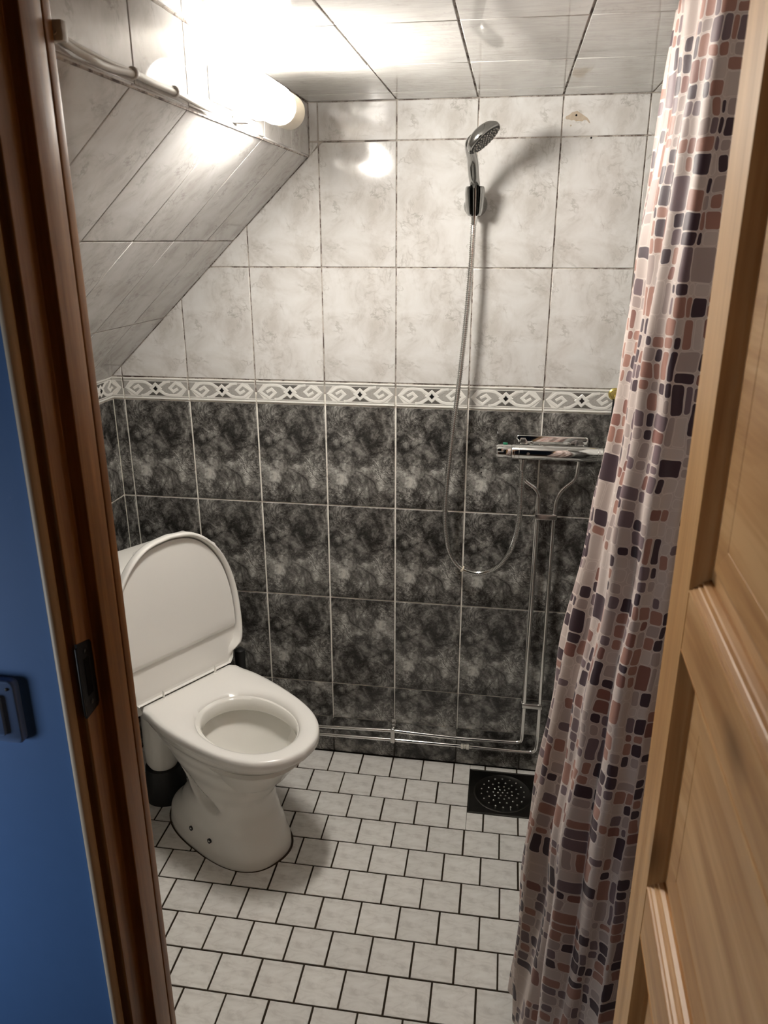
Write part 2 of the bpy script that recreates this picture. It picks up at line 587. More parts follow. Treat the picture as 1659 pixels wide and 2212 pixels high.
def wlin(p, q):     # half plane keeping the right side of the line p->q  (a,b,c)
    dx, dy = q[0] - p[0], q[1] - p[1]
    return (-dy, dx, -dy * p[0] + dx * p[1])

# back wall
MB = basis((1, 0, 0), (0, 0, 1), (0, -1, 0), (0, 0, 0))
bw = slab('wall_back', MB, [(XL - .05, 0), (XR + .05, 0), (XR + .05, ZC + .05), (XS - .05, ZC + .05), (XS - .05, SB[1]), (XL - .05, SE[1])], -.0025, -.06, 'groutw')
cols = [A * k for k in range(-5, 5)]
left = (-1, 0, -(XL + .001)); right = (1, 0, XR - .001)
slope_cut = wlin((SE[0], SE[1] - .002), (SB[0], SB[1] - .002))
for r in (0, 1, 2, 3, 4):
    grid(bw, MB, cols, ZR[r:r + 2], .0048 if r > 1 else .003, 'dark', [left, right],
         flipfn=lambda i, j, r=r: (i * 7 + r * 3) % 11 == 2 or (r == 2 and i == 4), lift=0.)
for r in (6, 7):
    grid(bw, MB, cols, ZR[r:r + 2], .0034, 'light', [left, right, slope_cut], flipfn=lambda i, j, r=r: (i * 5 + r * 2) % 3 == 0)
grid(bw, MB, [-A] + cols[5:], ZR[8:10], .0034, 'light', [right], flipfn=lambda i, j: i % 2 == 0)
tile([(XS + .002, ZR[8] + .002), (-A - .0017, ZR[8] + .002), (-A - .0017, ZC - .002), (XS + .002, ZC - .002)], (-A * 1.5, 1.9), MB, 'light', bw)
tile([(XS + .002, 1.8175), (-A - .0017, 1.841), (-A - .0017, ZR[8] - .0017), (XS + .002, ZR[8] - .0017)], (-A * 1.5, 1.7), MB, 'light', bw)

# decorated border tile: white scroll relief on a printed ground
def stroke(P, w, closed=False):
    P = [Vector(p) for p in P]
    n = len(P)
    L, Rr = [], []
    for i in range(n):
        if closed: a, b = P[i - 1], P[(i + 1) % n]
        else: a, b = P[max(i - 1, 0)], P[min(i + 1, n - 1)]
        e1 = (P[i] - a).normalized() if (closed or i > 0) else (b - P[i]).normalized()
        e2 = (b - P[i]).normalized() if (closed or i < n - 1) else e1
        n1 = Vector((-e1.y, e1.x)); n2 = Vector((-e2.y, e2.x))
        k = max(1 + n1.dot(n2), .35)
        o = (n1 + n2) * (w * .5 / k)
        L.append(P[i] + o); Rr.append(P[i] - o)
    return L, Rr

def border_mesh():
    V, F, MI = [], [], []
    def add(vs, fs, m):
        o = len(V); V.extend(vs)
        for f in fs:
            F.append(tuple(o + k for k in f)); MI.append(m)
    hw, hh = .0993, .0313
    def block(x0, y0, x1, y1, z, m, z0=-.006, c=.0006):
        add([(x0, y0, z0), (x1, y0, z0), (x1, y1, z0), (x0, y1, z0), (x0 + c, y0 + c, z), (x1 - c, y0 + c, z), (x1 - c, y1 - c, z), (x0 + c, y1 - c, z)],
            [(4, 5, 6, 7), (0, 1, 5, 4), (1, 2, 6, 5), (2, 3, 7, 6), (3, 0, 4, 7)], m)
    block(-hw, -hh, hw, hh, 0., 0)
    for s in (1, -1):                      # double rims along both long edges
        block(-hw, min(s * hh, s * (hh - .0052)), hw, max(s * hh, s * (hh - .0052)), .0022, 0, -.001, .0013)
        block(-hw, min(s * (hh - .0062), s * (hh - .0082)), hw, max(s * (hh - .0062), s * (hh - .0082)), .0006, 1, -.001, .0002)
    u = .0002 * 1.655                      # one drawing unit: tile = 600 units
    def P(x, y): return ((x - 300) * u, -y * u * .95)
    def fill(pts, m, z): add([(*P(*p), z) for p in pts], [tuple(range(len(pts)))], m)
    def band(pts, wd, z=.0011, closed=False, m=0):
        L, Rr = stroke([P(*p) for p in pts], wd * u, closed)
        n = len(L)
        Li, Ri = stroke([P(*p) for p in pts], wd * u * .62, closed)
        vs = [(p.x, p.y, .0004) for p in L] + [(p.x, p.y, z) for p in Li] + [(p.x, p.y, z) for p in Ri] + [(p.x, p.y, .0004) for p in Rr]
        fs = []
        for i in range(n if closed else n - 1):
            j = (i + 1) % n
            for k in range(3): fs.append((k * n + i, k * n + j, (k + 1) * n + j, (k + 1) * n + i))
        add(vs, fs, m)
    def sym(pts): return [(600 - x, -y) for x, y in pts]
    T = 66
    fill([(205, -T), (395, -T), (300, 0)], 2, .0003); fill([(205, T), (395, T), (300, 0)], 2, .00035)
    for f in (lambda q: q, sym):
        fill(f([(2, -T), (62, -T), (10, 0), (62, T), (2, T)]), 1, .0003)
        fill(f([(20, 0), (100, -58), (190, -58), (262, 8), (170, 66), (105, 66)]), 1, .0003)
        band(f([(92, 4), (138, -24), (168, 6), (112, 58), (32, 2), (96, -54), (128, -62), (182, -60), (224, -48), (300, 4)]), 26)
        band(f([(160, 68), (214, 60), (300, -4)]), 24, .0009)
        band(f([(160, 76), (186, 46), (232, 6)]), 7, .0006, m=1)
    fill([(300, -21), (322, 0), (300, 21), (278, 0)], 3, .0022)
    band([(300, -42), (344, 0), (300, 42), (256, 0)], 24, .0013, True)
    me = bpy.data.meshes.new('border_tile')
    me.from_pydata(V, [], F)
    for m in ('bwhite', 'bgrey', 'bdark', 'bblack'): me.materials.append(MT[m])
    for p, i in zip(me.polygons, MI): p.material_index = i
    return me
BM = border_mesh()
def border(parent, Mx, u, v, clip_lo=None, clip_hi=None):
    me = BM
    if clip_lo is not None or clip_hi is not None:
        me = BM.copy()
        bm = bmesh.new(); bm.from_mesh(me)
        for c, sgn in ((clip_lo, -1), (clip_hi, 1)):
            if c is not None:
                bmesh.ops.bisect_plane(bm, geom=bm.verts[:] + bm.edges[:] + bm.faces[:], plane_co=(c - u, 0, 0), plane_no=(sgn, 0, 0), clear_outer=True)
        bm.to_mesh(me); bm.free()
    o = bpy.data.objects.new('border_tile', me)
    o.parent = parent
    o.matrix_world = Mx @ Matrix.Translation((u, v, .0005))
    COL.objects.link(o)
VB = (ZR[5] + ZR[6]) / 2
for k in range(-4, 3): border(bw, MB, (k + .5) * A, VB)
border(bw, MB, -4.5 * A, VB, clip_lo=XL + .001)
border(bw, MB, 3.5 * A, VB, clip_hi=XR - .001)

# chipped patch with a drill hole, and further small holes in the back wall
def flat_poly(name, pts, y, mat, parent, th=.0006):
    n = len(pts)
    V = [(x, y, z) for x, z in pts] + [(x, y + th, z) for x, z in pts]
    F = [tuple(range(n)), tuple(range(2 * n - 1, n - 1, -1))] + [(i, (i + 1) % n, n + (i + 1) % n, n + i) for i in range(n)]
    return mesh(name, V, F, mat, parent)
ptc = [(.411, 1.8895), (.414, 1.8935), (.421, 1.8965), (.4266, 1.9015), (.4335, 1.903), (.4385, 1.9045), (.4425, 1.9015), (.449, 1.8975), (.4556, 1.8933), (.463, 1.889), (.4685, 1.8825), (.4711, 1.8765), (.467, 1.8785), (.463, 1.883), (.4565, 1.8845), (.452, 1.881), (.445, 1.8825), (.438, 1.8815), (.432, 1.8845), (.4268, 1.8835), (.420, 1.886), (.4145, 1.886)]
flat_poly('glaze_chip', ptc, -.0004, 'cement', bw)
flat_poly('glaze_chip', [(.4235, 1.8735), (.4255, 1.8748), (.4281, 1.8735), (.4268, 1.8712), (.424, 1.8708)], -.0004, 'cement', bw)
def dot(x, z, r, y=-.0008, mat='hole', name='drill_hole'):
    return flat_poly(name, [(x + r * math.cos(2 * PI * k / 10), z + r * math.sin(2 * PI * k / 10)) for k in range(10)], y, mat, bw)
dot(.437, 1.8947, .0024); dot(.476, 1.8445, .0022)
for x, z in ((.244, 1.0339), (.2451, 1.0055), (.2458, .9892)): dot(x, z, .0021)

# left wall (low), sloping wall, short upright strip, right wall, ceiling
YB = -.002
ML = basis((0, 1, 0), (0, 0, 1), (1, 0, 0), (XL, 0, 0))
lw = slab('wall_left', ML, [(-1.25, 0), (.05, 0), (.05, SE[1] + .03), (-1.25, SE[1] + .03)], -.0025, -.06, 'groutw')
ul = [-.168 - A * k for k in range(6, -1, -1)] + [A - .168]
hi = (1, 0, YB); lo_ = (-1, 0, -(YF + .001))
for r in (0, 1, 2, 3, 4):
    grid(lw, ML, ul, ZR[r:r + 2], .0048, 'dark', [hi, lo_], flipfn=lambda i, j, r=r: (i + r) % 5 == 3)
for a, b in zip(ul, ul[1:]):
    lo2, hi2 = max(a, YF), min(b, YB)
    border(lw, ML, (a + b) / 2, VB, clip_lo=YF + .001 if a < YF else None, clip_hi=YB if b > YB else None)

MS = basis((0, 1, 0), -sl, SN, (SB[0], 0, SB[1]))
sw = slab('wall_slanted', MS, [(-1.25, -SLEN - .02), (.05, -SLEN - .02), (.05, .0), (-1.25, .0)], -.0025, -.06, 'groutw')
us = [-1.19, -.989, -.787, -.589, -.388, -.19, .012]
us = [-1.39] + us
grid(sw, MS, us, [-SLEN + .001, -.60, -.301, .0012], .003, 'slope', [hi, lo_], flipfn=lambda i, j: (i + j) % 3 == 0)

MU = basis((0, 1, 0), (0, 0, 1), (1, 0, 0), (XS, 0, 0))
uw = slab('wall_upright', MU, [(-1.25, SB[1] - .005), (.05, SB[1] - .005), (.05, ZC + .05), (-1.25, ZC + .05)], -.0025, -.06, 'groutw')
grid(uw, MU, [-1.39, -1.185, -.982, -.791, -.589, -.38, -.168, .03], [SB[1] - .0008, ZC - .001], .003, 'slope', [hi, lo_], flipfn=lambda i, j: i % 2 == 0)

MR = basis((0, -1, 0), (0, 0, 1), (-1, 0, 0), (XR, 0, 0))
rw = slab('wall_right', MR, [(-.05, 0), (1.25, 0), (1.25, ZC + .05), (-.05, ZC + .05)], -.0025, -.06, 'groutw')
ur = [.002 + A * k for k in range(6)] + [1.199]
for r in (0, 1, 2, 3, 4): grid(rw, MR, ur, ZR[r:r + 2], .0048, 'dark')
for a, b in zip(ur, ur[1:]): border(rw, MR, (a + .002 + A + a) / 2, VB, clip_hi=b if b - a < A - .002 else None)
for r in (6, 7, 8): grid(rw, MR, ur, ZR[r:r + 2], .0034, 'light')

MC = basis((1, 0, 0), (0, -1, 0), (0, 0, -1), (0, 0, ZC))
cw = slab('ceiling', MC, [(XS - .05, -.05), (XR + .05, -.05), (XR + .05, 1.25), (XS - .05, 1.25)], -.0025, -.06, 'groutw')
grid(cw, MC, [XS + .001, 0., .2, .403, .609, XR - .001], [.001, .10, .402, .712, 1.02, 1.199], .0036, 'ceil', flipfn=lambda i, j: (i + 2 * j) % 3 == 0)

# floor: running-bond 10 cm tiles, falling slightly towards the drain
FZ = Vector((.00327, .00856, 1)).normalized()
FX = (Vector((math.cos(.005), math.sin(.005), 0)) - FZ * FZ.dot(Vector((math.cos(.005), math.sin(.005), 0)))).normalized()
FY = FZ.cross(FX)
MFL = basis(FX, FY, FZ, (0, 0, 0))
fw = slab('floor', MFL, [(XL - .05, -1.299), (XR + .05, -1.299), (XR + .05, .05), (XL - .05, .05)], -.0025, -.08, 'groutf')
P10 = .1004
DR = (.2515, -.2285, .4605, -.0235)       # drain x0,y0,x1,y1
offs = [-.1026, -.1461, -.1013, -.0538, -.0026, -.0508, .0012, .0478, .0004, .046, -.003, .05]
rng = random.Random(3)
y_hi = -.0015
for k, of in enumerate(offs):
    y_lo = -(.1028 + k * P10)
    x0 = of - 9 * P10
    n = 0
    while x0 < XR:
        g = .0023
        jx, jy = rng.uniform(-.0004, .0004), rng.uniform(-.0004, .0004)
        p = [(x0 + g + jx, y_lo + g + jy), (x0 + P10 - g + jx, y_lo + g + jy), (x0 + P10 - g + jx, y_hi - g + jy), (x0 + g + jx, y_hi - g + jy)]
        for pl in ((-1, 0, -(XL + .003)), (1, 0, XR - .003), (0, -1, -(YF + .0))):
            p = clip(p, *pl) if len(p) > 2 else []
        org = (x0 + P10 / 2, (y_lo + y_hi) / 2)
        fl = rng.random() < .5
        lift = rng.uniform(-.0004, .0003)
        if len(p) > 2:
            px0, px1 = min(q[0] for q in p), max(q[0] for q in p)
            py0, py1 = min(q[1] for q in p), max(q[1] for q in p)
            if px1 > DR[0] and px0 < DR[2] and py1 > DR[1] and py0 < DR[3]:
                e = .0012
                pcs = [clip(p, 1, 0, DR[0] - e), clip(p, -1, 0, -(DR[2] + e))]
                m = clip(clip(p, -1, 0, -(DR[0] - e * .3)), 1, 0, DR[2] + e * .3) if True else p
                if len(m) > 2:
                    pcs += [clip(m, 0, -1, -(DR[3] + e)), clip(m, 0, 1, DR[1] - e)]
                for q in pcs:
                    if len(q) > 2: tile(q, org, MFL, 'floor', fw, fl, lift=lift, ch=.0011, chz=.001)
            else:
                tile(p, org, MFL, 'floor', fw, fl, lift=lift, ch=.0011, chz=.001)
        x0 += P10
    y_hi = y_lo

# ------------------------------------------------------------------ door wall, frame, hall
JL = -.2165; JLr = -.235
YH = -1.30
def prism(name, poly, z0, z1, mat, parent=None, smooth=False):
    n = len(poly)
    V = [(x, y, z0) for x, y in poly] + [(x, y, z1) for x, y in poly]
    F = [tuple(range(n - 1, -1, -1)), tuple(range(n, 2 * n))] + [(i, (i + 1) % n, n + (i + 1) % n, n + i) for i in range(n)]
    return mesh(name, V, F, mat, parent, smooth)
def two_tone_wall(name, x0, x1, z0, z1):
    V = [(x, y, z) for z in (z0, z1) for x, y in ((x0, YH), (x1, YH), (x1, YF), (x0, YF))]
    F = [(0, 1, 5, 4), (1, 2, 6, 5), (2, 3, 7, 6), (3, 0, 4, 7), (3, 2, 1, 0), (4, 5, 6, 7)]
    return struct(name, mesh(name, V, F, ['blue', 'plaster'], mi=[0, 0, 1, 0, 0, 0]))
wf = two_tone_wall('wall_front', -2.2, -.27, 0, 2.35)
two_tone_wall('wall_front.001', .58, 1.6, 0, 2.35)
two_tone_wall('wall_front.002', -.27, .58, 2.03, 2.35)
struct('hall_floor', box('hall_floor', (-2.2, -3.4, -.06), (1.6, YH, -.012), 'halln'))

fr = bpy.data.objects.new('door_frame', None); COL.objects.link(fr); fr['kind'] = 'structure'
def rprism(name, poly, z0, z1, mat, r, parent):
    o = prism(name, poly, z0, z1, mat, parent)
    bm = bmesh.new(); bm.from_mesh(o.data)
    ed = [e for e in bm.edges if abs(e.verts[0].co.z - e.verts[1].co.z) > .5]
    bmesh.ops.bevel(bm, geom=ed, offset=r, segments=3, profile=.5, affect='EDGES')
    bm.to_mesh(o.data); bm.free()
    for p in o.data.polygons: p.use_smooth = True
    o.data.set_sharp_from_angle(angle=.8)
    return o
rprism('lining_strip', [(JL + .0004, -1.2), (JL + .0004, -1.2168), (-.27, -1.2168), (-.27, -1.2)], 0, 2.0, 'frame', .0018, fr)
rprism('jamb', [(JL, -1.2185), (JL, -1.2627), (JLr, -1.2627), (JLr, -1.2999), (-.27, -1.2999), (-.27, -1.2185)], 0, 2.0, 'frame', .0016, fr)
JR = .527; JRr = .5455
rprism('lining_strip', [(JR - .0004, -1.2), (.58, -1.2), (.58, -1.2168), (JR - .0004, -1.2168)], 0, 2.0, 'frame', .0018, fr)
rprism('jamb', [(JR, -1.2185), (.58, -1.2185), (.58, -1.2999), (JRr, -1.2999), (JRr, -1.2627), (JR, -1.2627)], 0, 2.0, 'frame', .0016, fr)
box('head_jamb', (-.27, -1.2999, 2.0), (.58, -1.2, 2.03), 'frame', fr, .0016)
# pale rounded trim covering the joint between frame and wall, hall side
nose = []
for k in range(9):
    a = PI * k / 8
    nose.append((-.2586 + .0083 * math.cos(a), -1.3000 - .0105 * math.sin(a)))
nose = nose[::-1]
nose = [(-.2669, -1.2985)] + nose + [(-.2503, -1.2985)]
def pr_smooth(name, poly, z0, z1, mat, parent):
    o = prism(name, poly, z0, z1, mat, parent)
    for p in o.data.polygons: p.use_smooth = True
    o.data.set_sharp_from_angle(angle=.6)
    return o
pr_smooth('cover_trim', nose, 0, 2.03, 'nose', fr)
pr_smooth('cover_trim', [(.315 - x, y) for x, y in nose[::-1]], 0, 2.03, 'nose', fr)
# black strike plate let into the left rebate
def strike():
    x = JLr + .0012
    pr = [(-1.3015, 1.0005), (-1.2705, 1.0035), (-1.2675, 1.008), (-1.2675, 1.0995), (-1.2705, 1.1055), (-1.3015, 1.1135)]
    n = len(pr)
    V = [(x, y, z) for y, z in pr] + [(x - .003, y, z) for y, z in pr]
    F = [tuple(range(n)), tuple(range(2 * n - 1, n - 1, -1))] + [(i, (i + 1) % n, n + (i + 1) % n, n + i) for i in range(n)]
    sp = mesh('strike_plate', V, F, 'blackm', fr)
    box('strike_lip', (JLr - .001, -1.3045, 1.006), (JLr + .0016, -1.3, 1.108), 'blackm', sp, .0006)
    box('latch_opening', (x - .001, -1.291, 1.03), (x + .0006, -1.279, 1.085), 'hole', sp)
    for z in (1.018, 1.096):
        lathe('screw', [(.0035, 0), (.0033, .0008), (.002, .0012)], (x, -1.285, z), (1, 0, 0), 'steel', sp, 12)
strike()

# light switch on the blue wall
sw_o = empty('light_switch', (-.373, YH, 1.005), 'rounded square light switch plate on the dark blue wall', 'light switch')
def loc_children(root):
    for c in root.children:
        c.matrix_parent_inverse = Matrix.Translation(-root.location)
def rounded_plate(name, cx, cz, w_, h_, y0, y1, r, mat, parent, bev=.0015):
    pts = []
    for sx, sz, a0 in ((1, 1, 0), (-1, 1, PI / 2), (-1, -1, PI), (1, -1, 3 * PI / 2)):
        for k in range(6):
            a = a0 + PI / 2 * k / 5
            pts.append((cx + sx * (w_ / 2 - r) + r * math.cos(a), cz + sz * (h_ / 2 - r) + r * math.sin(a)))
    n = len(pts)
    def shrink(d):
        return [(cx + (x - cx) * (1 - 2 * d / w_), cz + (z - cz) * (1 - 2 * d / h_)) for x, z in pts]
    sgn = 1 if y1 < y0 else -1
    rings = [(pts, y0), (pts, y1 + sgn * bev), (shrink(bev * .4), y1 + sgn * bev * .35), (shrink(bev), y1)]
    V, F = [], []
    for ps, y in rings:
        V += [(x, y, z) for x, z in ps]
    for rI in range(3):
        for i in range(n):
            j = (i + 1) % n
            F.append((rI * n + i, rI * n + j, (rI + 1) * n + j, (rI + 1) * n + i))
    F.append(tuple(range(n - 1, -1, -1))); F.append(tuple(3 * n + i for i in range(n)))
    return mesh(name, V, F, mat, parent, .9)
rounded_plate('cover_plate', -.373, 1.005, .088, .1, YH, YH - .011, .009, 'switch', sw_o, .003)
rounded_plate('rocker', -.373, 1.0, .044, .062, YH - .0105, YH - .0155, .004, 'switch', sw_o, .001)
for sx in (1, -1):
    lathe('screw', [(.0024, 0), (.0022, .001), (.001, .0012)], (-.373 + sx * .033, YH - .0112, 1.042), (0, -1, 0), 'blackm', sw_o, 10)
loc_children(sw_o)

# ------------------------------------------------------------------ door leaf, open towards the hall
DT = math.radians(1.7856)
near = Vector((-math.sin(DT), -math.cos(DT), 0))     # u axis: from hinge towards free edge
outw = Vector((math.cos(DT), -math.sin(DT), 0))      # away from the camera side, into the leaf
D0 = Vector((.4935, -1.31, 0))
door = bpy.data.objects.new('door_1', None); COL.objects.link(door); door['kind'] = 'structure'
MD = basis(near, Vector((0, 0, 1)), -outw, D0)       # local: u, z, n(out of visible face)
# local X=near, Y=up, Z=-outw ; check handedness
if near.cross(Vector((0, 0, 1))).dot(-outw) < 0:
    pass
def dmesh(name, V, F, mat, smooth=False):
    return mesh(name, [D0 + near * u + Vector((0, 0, 1)) * z - outw * n for u, z, n in V], F, mat, door, smooth)
def dbox(name, u0, u1, z0, z1, n0, n1, mat, c=.0016):
    V = [(u0, z0, n0), (u1, z0, n0), (u1, z1, n0), (u0, z1, n0),
         (u0, z0, n1 - c), (u1, z0, n1 - c), (u1, z1, n1 - c), (u0, z1, n1 - c),
         (u0 + c, z0 + c * .2, n1), (u1 - c * .2, z0 + c * .2, n1), (u1 - c * .2, z1 - c * .2, n1), (u0 + c, z1 - c * .2, n1)]
    F = [(3, 2, 1, 0), (8, 9, 10, 11)]
    for b in (0, 4):
        for i in range(4):
            j = (i + 1) % 4
            F.append((b + i, b + j, b + 4 + j, b + 4 + i))
    return dmesh(name, V, F, mat)
SW_, DWID, DH = .084, .70, 1.985
REC = .0155
MW = .0145
MWU = .0048
dbox('stile', 0, SW_, .012, DH, -.04, 0, 'doorv')
dbox('stile', DWID - SW_, DWID, .012, DH, -.04, 0, 'doorv')
rails = [(.012, .20), (.845, .915), (1.2225, 1.2868), (1.88, DH)]
for z0, z1 in rails: dbox('rail', SW_ + .0006, DWID - SW_ - .0006, z0, z1, -.04, -.0004, 'doorh', .0008)
# moulding profile (across 0..1, depth 0..REC)
prof_h = [(0, .0004), (.10, -.0002), (.16, -.0024), (.30, -.0034), (.42, -.0070), (.50, -.0064), (.58, -.0076), (.64, -.0108), (.76, -.0100), (.86, -.0112), (1.0, -REC)]
prof_v = [(0, .0002), (.08, -.0010), (.20, -.0034), (.36, -.0062), (.46, -.0074), (.56, -.0092), (.72, -.0116), (.84, -.0128), (1.0, -REC)]
def mould(u0, z0, u1, z1, du, dz, mat):
    """runs from (u0,z0) to (u1,z1), profile grows towards (du,dz); mitred ends"""
    L = Vector((u1 - u0, z1 - z0)); L.normalize()
    prof = prof_v if du else prof_h
    V, F = [], []
    for e, (uu, zz, s) in enumerate(((u0, z0, 1), (u1, z1, -1))):
        for t_, n in prof:
            V.append((uu + du * MWU * t_ + s * L.x * MWU * t_, zz + dz * MW * t_ + s * L.y * MW * t_, n))
        V.append((uu + du * MWU + s * L.x * MWU, zz + dz * MW + s * L.y * MW, -.03))
        V.append((uu, zz, -.03))
    n = len(prof) + 2
    for i in range(n):
        j = (i + 1) % n
        F.append((i, j, n + j, n + i))
    F.append(tuple(range(n - 1, -1, -1))); F.append(tuple(range(n, 2 * n)))
    dmesh('moulding', V, F, mat, .35)
openings = [(.20, .845), (.915, 1.2225), (1.2868, 1.88)]
for z0, z1 in openings:
    ua, ub = SW_, DWID - SW_
    mould(ua, z0, ua, z1, 1, 0, 'doorv')
    mould(ub, z0, ub, z1, -1, 0, 'doorv')
    mould(ua, z0, ub, z0, 0, 1, 'doorh')
    mould(ua, z1, ub, z1, 0, -1, 'doorh')
    # fielded panel: recessed border, raised lip, field
    a0, b0, c0, d0 = ua + MWU * .9, ub - MWU * .9, z0 + MW * .9, z1 - MW * .9
    rings = [(0, -.026), (0, -REC - .0028), (.020, -REC - .0022), (.0208, -REC + .0015), (.0245, -REC + .0020), (.05, -REC - .0002), (.0506, -REC - .0006)]
    V, F = [], []
    for d, n in rings:
        V += [(a0 + d, c0 + d, n), (b0 - d, c0 + d, n), (b0 - d, d0 - d, n), (a0 + d, d0 - d, n)]
    for i in range(len(rings) - 1):
        for k in range(4):
            j = (k + 1) % 4
            F.append((4 * i + k, 4 * i + j, 4 * i + 4 + j, 4 * i + 4 + k))
    F.append((3, 2, 1, 0)); q = 4 * (len(rings) - 1); F.append((q, q + 1, q + 2, q + 3))
    dmesh('panel', V, F, 'doorh')

# ------------------------------------------------------------------ toilet
TM = Vector((-.548, -.322, .002))
TA = Vector((.8526, -.5225, 0)); TB = Vector((.5225, .8526, 0)); TZ = Vector((0, 0, 1))
def T(a, b, z): return TM + TA * a + TB * b + TZ * z
toilet = empty('toilet', (TM.x, TM.y, .002), 'white floor-standing toilet with its lid raised, in the corner by the dark tiles', 'toilet')
def tab(*p): return list(p)
a_max = tab((0, .352), (.03, .354), (.07, .343), (.11, .324), (.15, .308), (.18, .305), (.22, .324), (.28, .366), (.34, .414), (.362, .432), (.368, .446), (.40, .462))
a_min = tab((0, -.065), (.04, -.062), (.10, -.01), (.165, .045), (.20, .03), (.26, -.02), (.32, -.085), (.36, -.125), (.40, -.15))
b_half = tab((0, .122), (.03, .119), (.07, .112), (.11, .105), (.15, .102), (.19, .105), (.24, .116), (.30, .134), (.34, .146), (.362, .152), (.368, .159), (.40, .164))
pexp = tab((0, 2.5), (.1, 2.3), (.2, 2.1), (.3, 2.15), (.40, 2.35))
def bowl():
    N = 112
    V, F = [], []
    zs = [.0, .006] + [.006 + (.398 - .006) * k / 46 for k in range(1, 47)]
    rings = []
    for z in zs:
        a0, a1, bh, e = lerp_tab(a_min, z), lerp_tab(a_max, z), lerp_tab(b_half, z), lerp_tab(pexp, z)
        if z < .005: a0 += .002; a1 -= .002; bh -= .002
        ac = a0 + (a1 - a0) * .52
        ring = []
        for k in range(N):
            th = 2 * PI * k / N
            c, s = math.cos(th), math.sin(th)
            ra = (a1 - ac) if c >= 0 else (ac - a0)
            aa = ac + ra * math.copysign(abs(c) ** (2 / e), c)
            bb = bh * math.copysign(abs(s) ** (2 / e), s)
            # front tapers slightly
            if c > 0: bb *= 1 - .06 * c * min(1, z / .3)
            # long dent between the trap arm and the basin, both flanks
            if abs(s) > .15 and .12 < z < .37:
                la, lz = aa - (.172 - (z - .20) * 1.1), z
                g = math.exp(-(la / (.014 if la > 0 else .032)) ** 2) * min(1, max(0, (z - .15) / .05)) * min(1, max(0, (.365 - z) / .03))
                bb -= math.copysign(.085 * g * min(1, abs(s) * 1.4), s)
            ring.append(T(aa, bb, z))
        rings.append(ring)
    # rim and inner basin
    def oval(a0, a1, bh, z, e=2.15):
        ac = (a0 + a1) / 2
        return [T(ac + (a1 - a0) / 2 * math.copysign(abs(math.cos(2 * PI * k / N)) ** (2 / e), math.cos(2 * PI * k / N)),
                  bh * math.copysign(abs(math.sin(2 * PI * k / N)) ** (2 / e), math.sin(2 * PI * k / N)), z) for k in range(N)]
    rings.append(oval(-.145, .462, .161, .401, 2.35))
    rings.append(oval(.116, .410, .110, .4015)); rings.append(oval(.121, .405, .106, .396)); rings.append(oval(.122, .404, .105, .368)); rings.append(oval(.118, .408, .109, .362))
    rings.append(oval(.090, .428, .132, .357)); rings.append(oval(.086, .43, .136, .346)); rings.append(oval(.10, .415, .126, .33)); rings.append(oval(.14, .37, .098, .27))
    rings.append(oval(.17, .315, .070, .225)); rings.append(oval(.19, .28, .045, .20))
    rings.append(oval(.215, .255, .018, .192))
    for r in rings: V += r
    for i in range(len(rings) - 1):
        for k in range(N):
            j = (k + 1) % N
            F.append((i * N + k, i * N + j, (i + 1) * N + j, (i + 1) * N + k))
    F.append(tuple(range(N - 1, -1, -1))); F.append(tuple((len(rings) - 1) * N + k for k in range(N)))
    return mesh('bowl', V, F, 'porc', toilet, .9)
bowl()
N = 96
def outline(half, n=N, cx=.24):
    """half outline (a,b) b>=0 from a_min to a_max -> closed polar outline round (cx,0)"""
    sp = spline([(a, b, 0) for a, b in half], 14)
    pts = [(p.x, p.y) for p in sp]
    full = pts + [(a, -b) for a, b in pts[::-1]]
    out = []
    for k in range(n):
        th = 2 * PI * k / n
        d = (math.cos(th), math.sin(th))
        best = 0
        for i in range(len(full)):
            p, q = full[i], full[(i + 1) % len(full)]
            ex, ey = q[0] - p[0], q[1] - p[1]
            den = d[0] * ey - d[1] * ex
            if abs(den) < 1e-12: continue
            t_ = ((p[0] - cx) * ey - (p[1]) * ex) / den
            s_ = ((p[0] - cx) * d[1] - (p[1]) * d[0]) / den
            if t_ > 0 and -1e-6 <= s_ <= 1 + 1e-6: best = max(best, t_)
        out.append((d[0] * best, d[1] * best))
    return out
def seat():
    cx = .255
    o = outline([(0, 0), (0, .08), (0, .156), (.004, .159), (.03, .160), (.055, .1615), (.085, .167), (.15, .169), (.22, .165), (.30, .155), (.37, .136), (.425, .103), (.462, .055), (.475, 0)], cx=cx)
    h = []
    for k in range(N):
        th = 2 * PI * k / N
        c, s = math.cos(th), math.sin(th)
        # egg-shaped opening
        ra = .156 if c >= 0 else .150
        h.append((ra * math.copysign(abs(c) ** .95, c), (.116 - .002 * c) * math.copysign(abs(s) ** .95, s)))
    rows = [(0., .392, 'o', .985), (0., .396, 'o', .998), (0., .408, 'o', 1.0), (.0, .4155, 'o', .993), (0, .4195, 'o', .978)]
    V, F = [], []
    def ring(fn, z):
        for k in range(N):
            a, b = fn(k)
            zz = z(k) if callable(z) else z
            V.append(T(cx + a, b, zz))
    for _, z, _, s in rows: ring(lambda k: (o[k][0] * s, o[k][1] * s), z)
    for f, z in ((.12, .4208), (.35, .4210), (.6, .4195), (.8, .4150), (.93, .4085), (1.0, .4015)):
        ring(lambda k: (o[k][0] * .978 * (1 - f) + h[k][0] * f, o[k][1] * .978 * (1 - f) + h[k][1] * f), z)
    ring(lambda k: (h[k][0] * 1.0, h[k][1] * 1.0), .3975)
    ring(lambda k: (h[k][0] * 1.06, h[k][1] * 1.06), .393)
    nr = len(V) // N
    for i in range(nr):
        i2 = (i + 1) % nr
        for k in range(N):
            j = (k + 1) % N
            F.append((i * N + k, i * N + j, i2 * N + j, i2 * N + k))
    return mesh('seat', V, F, 'seatp', toilet, .9)
seat()
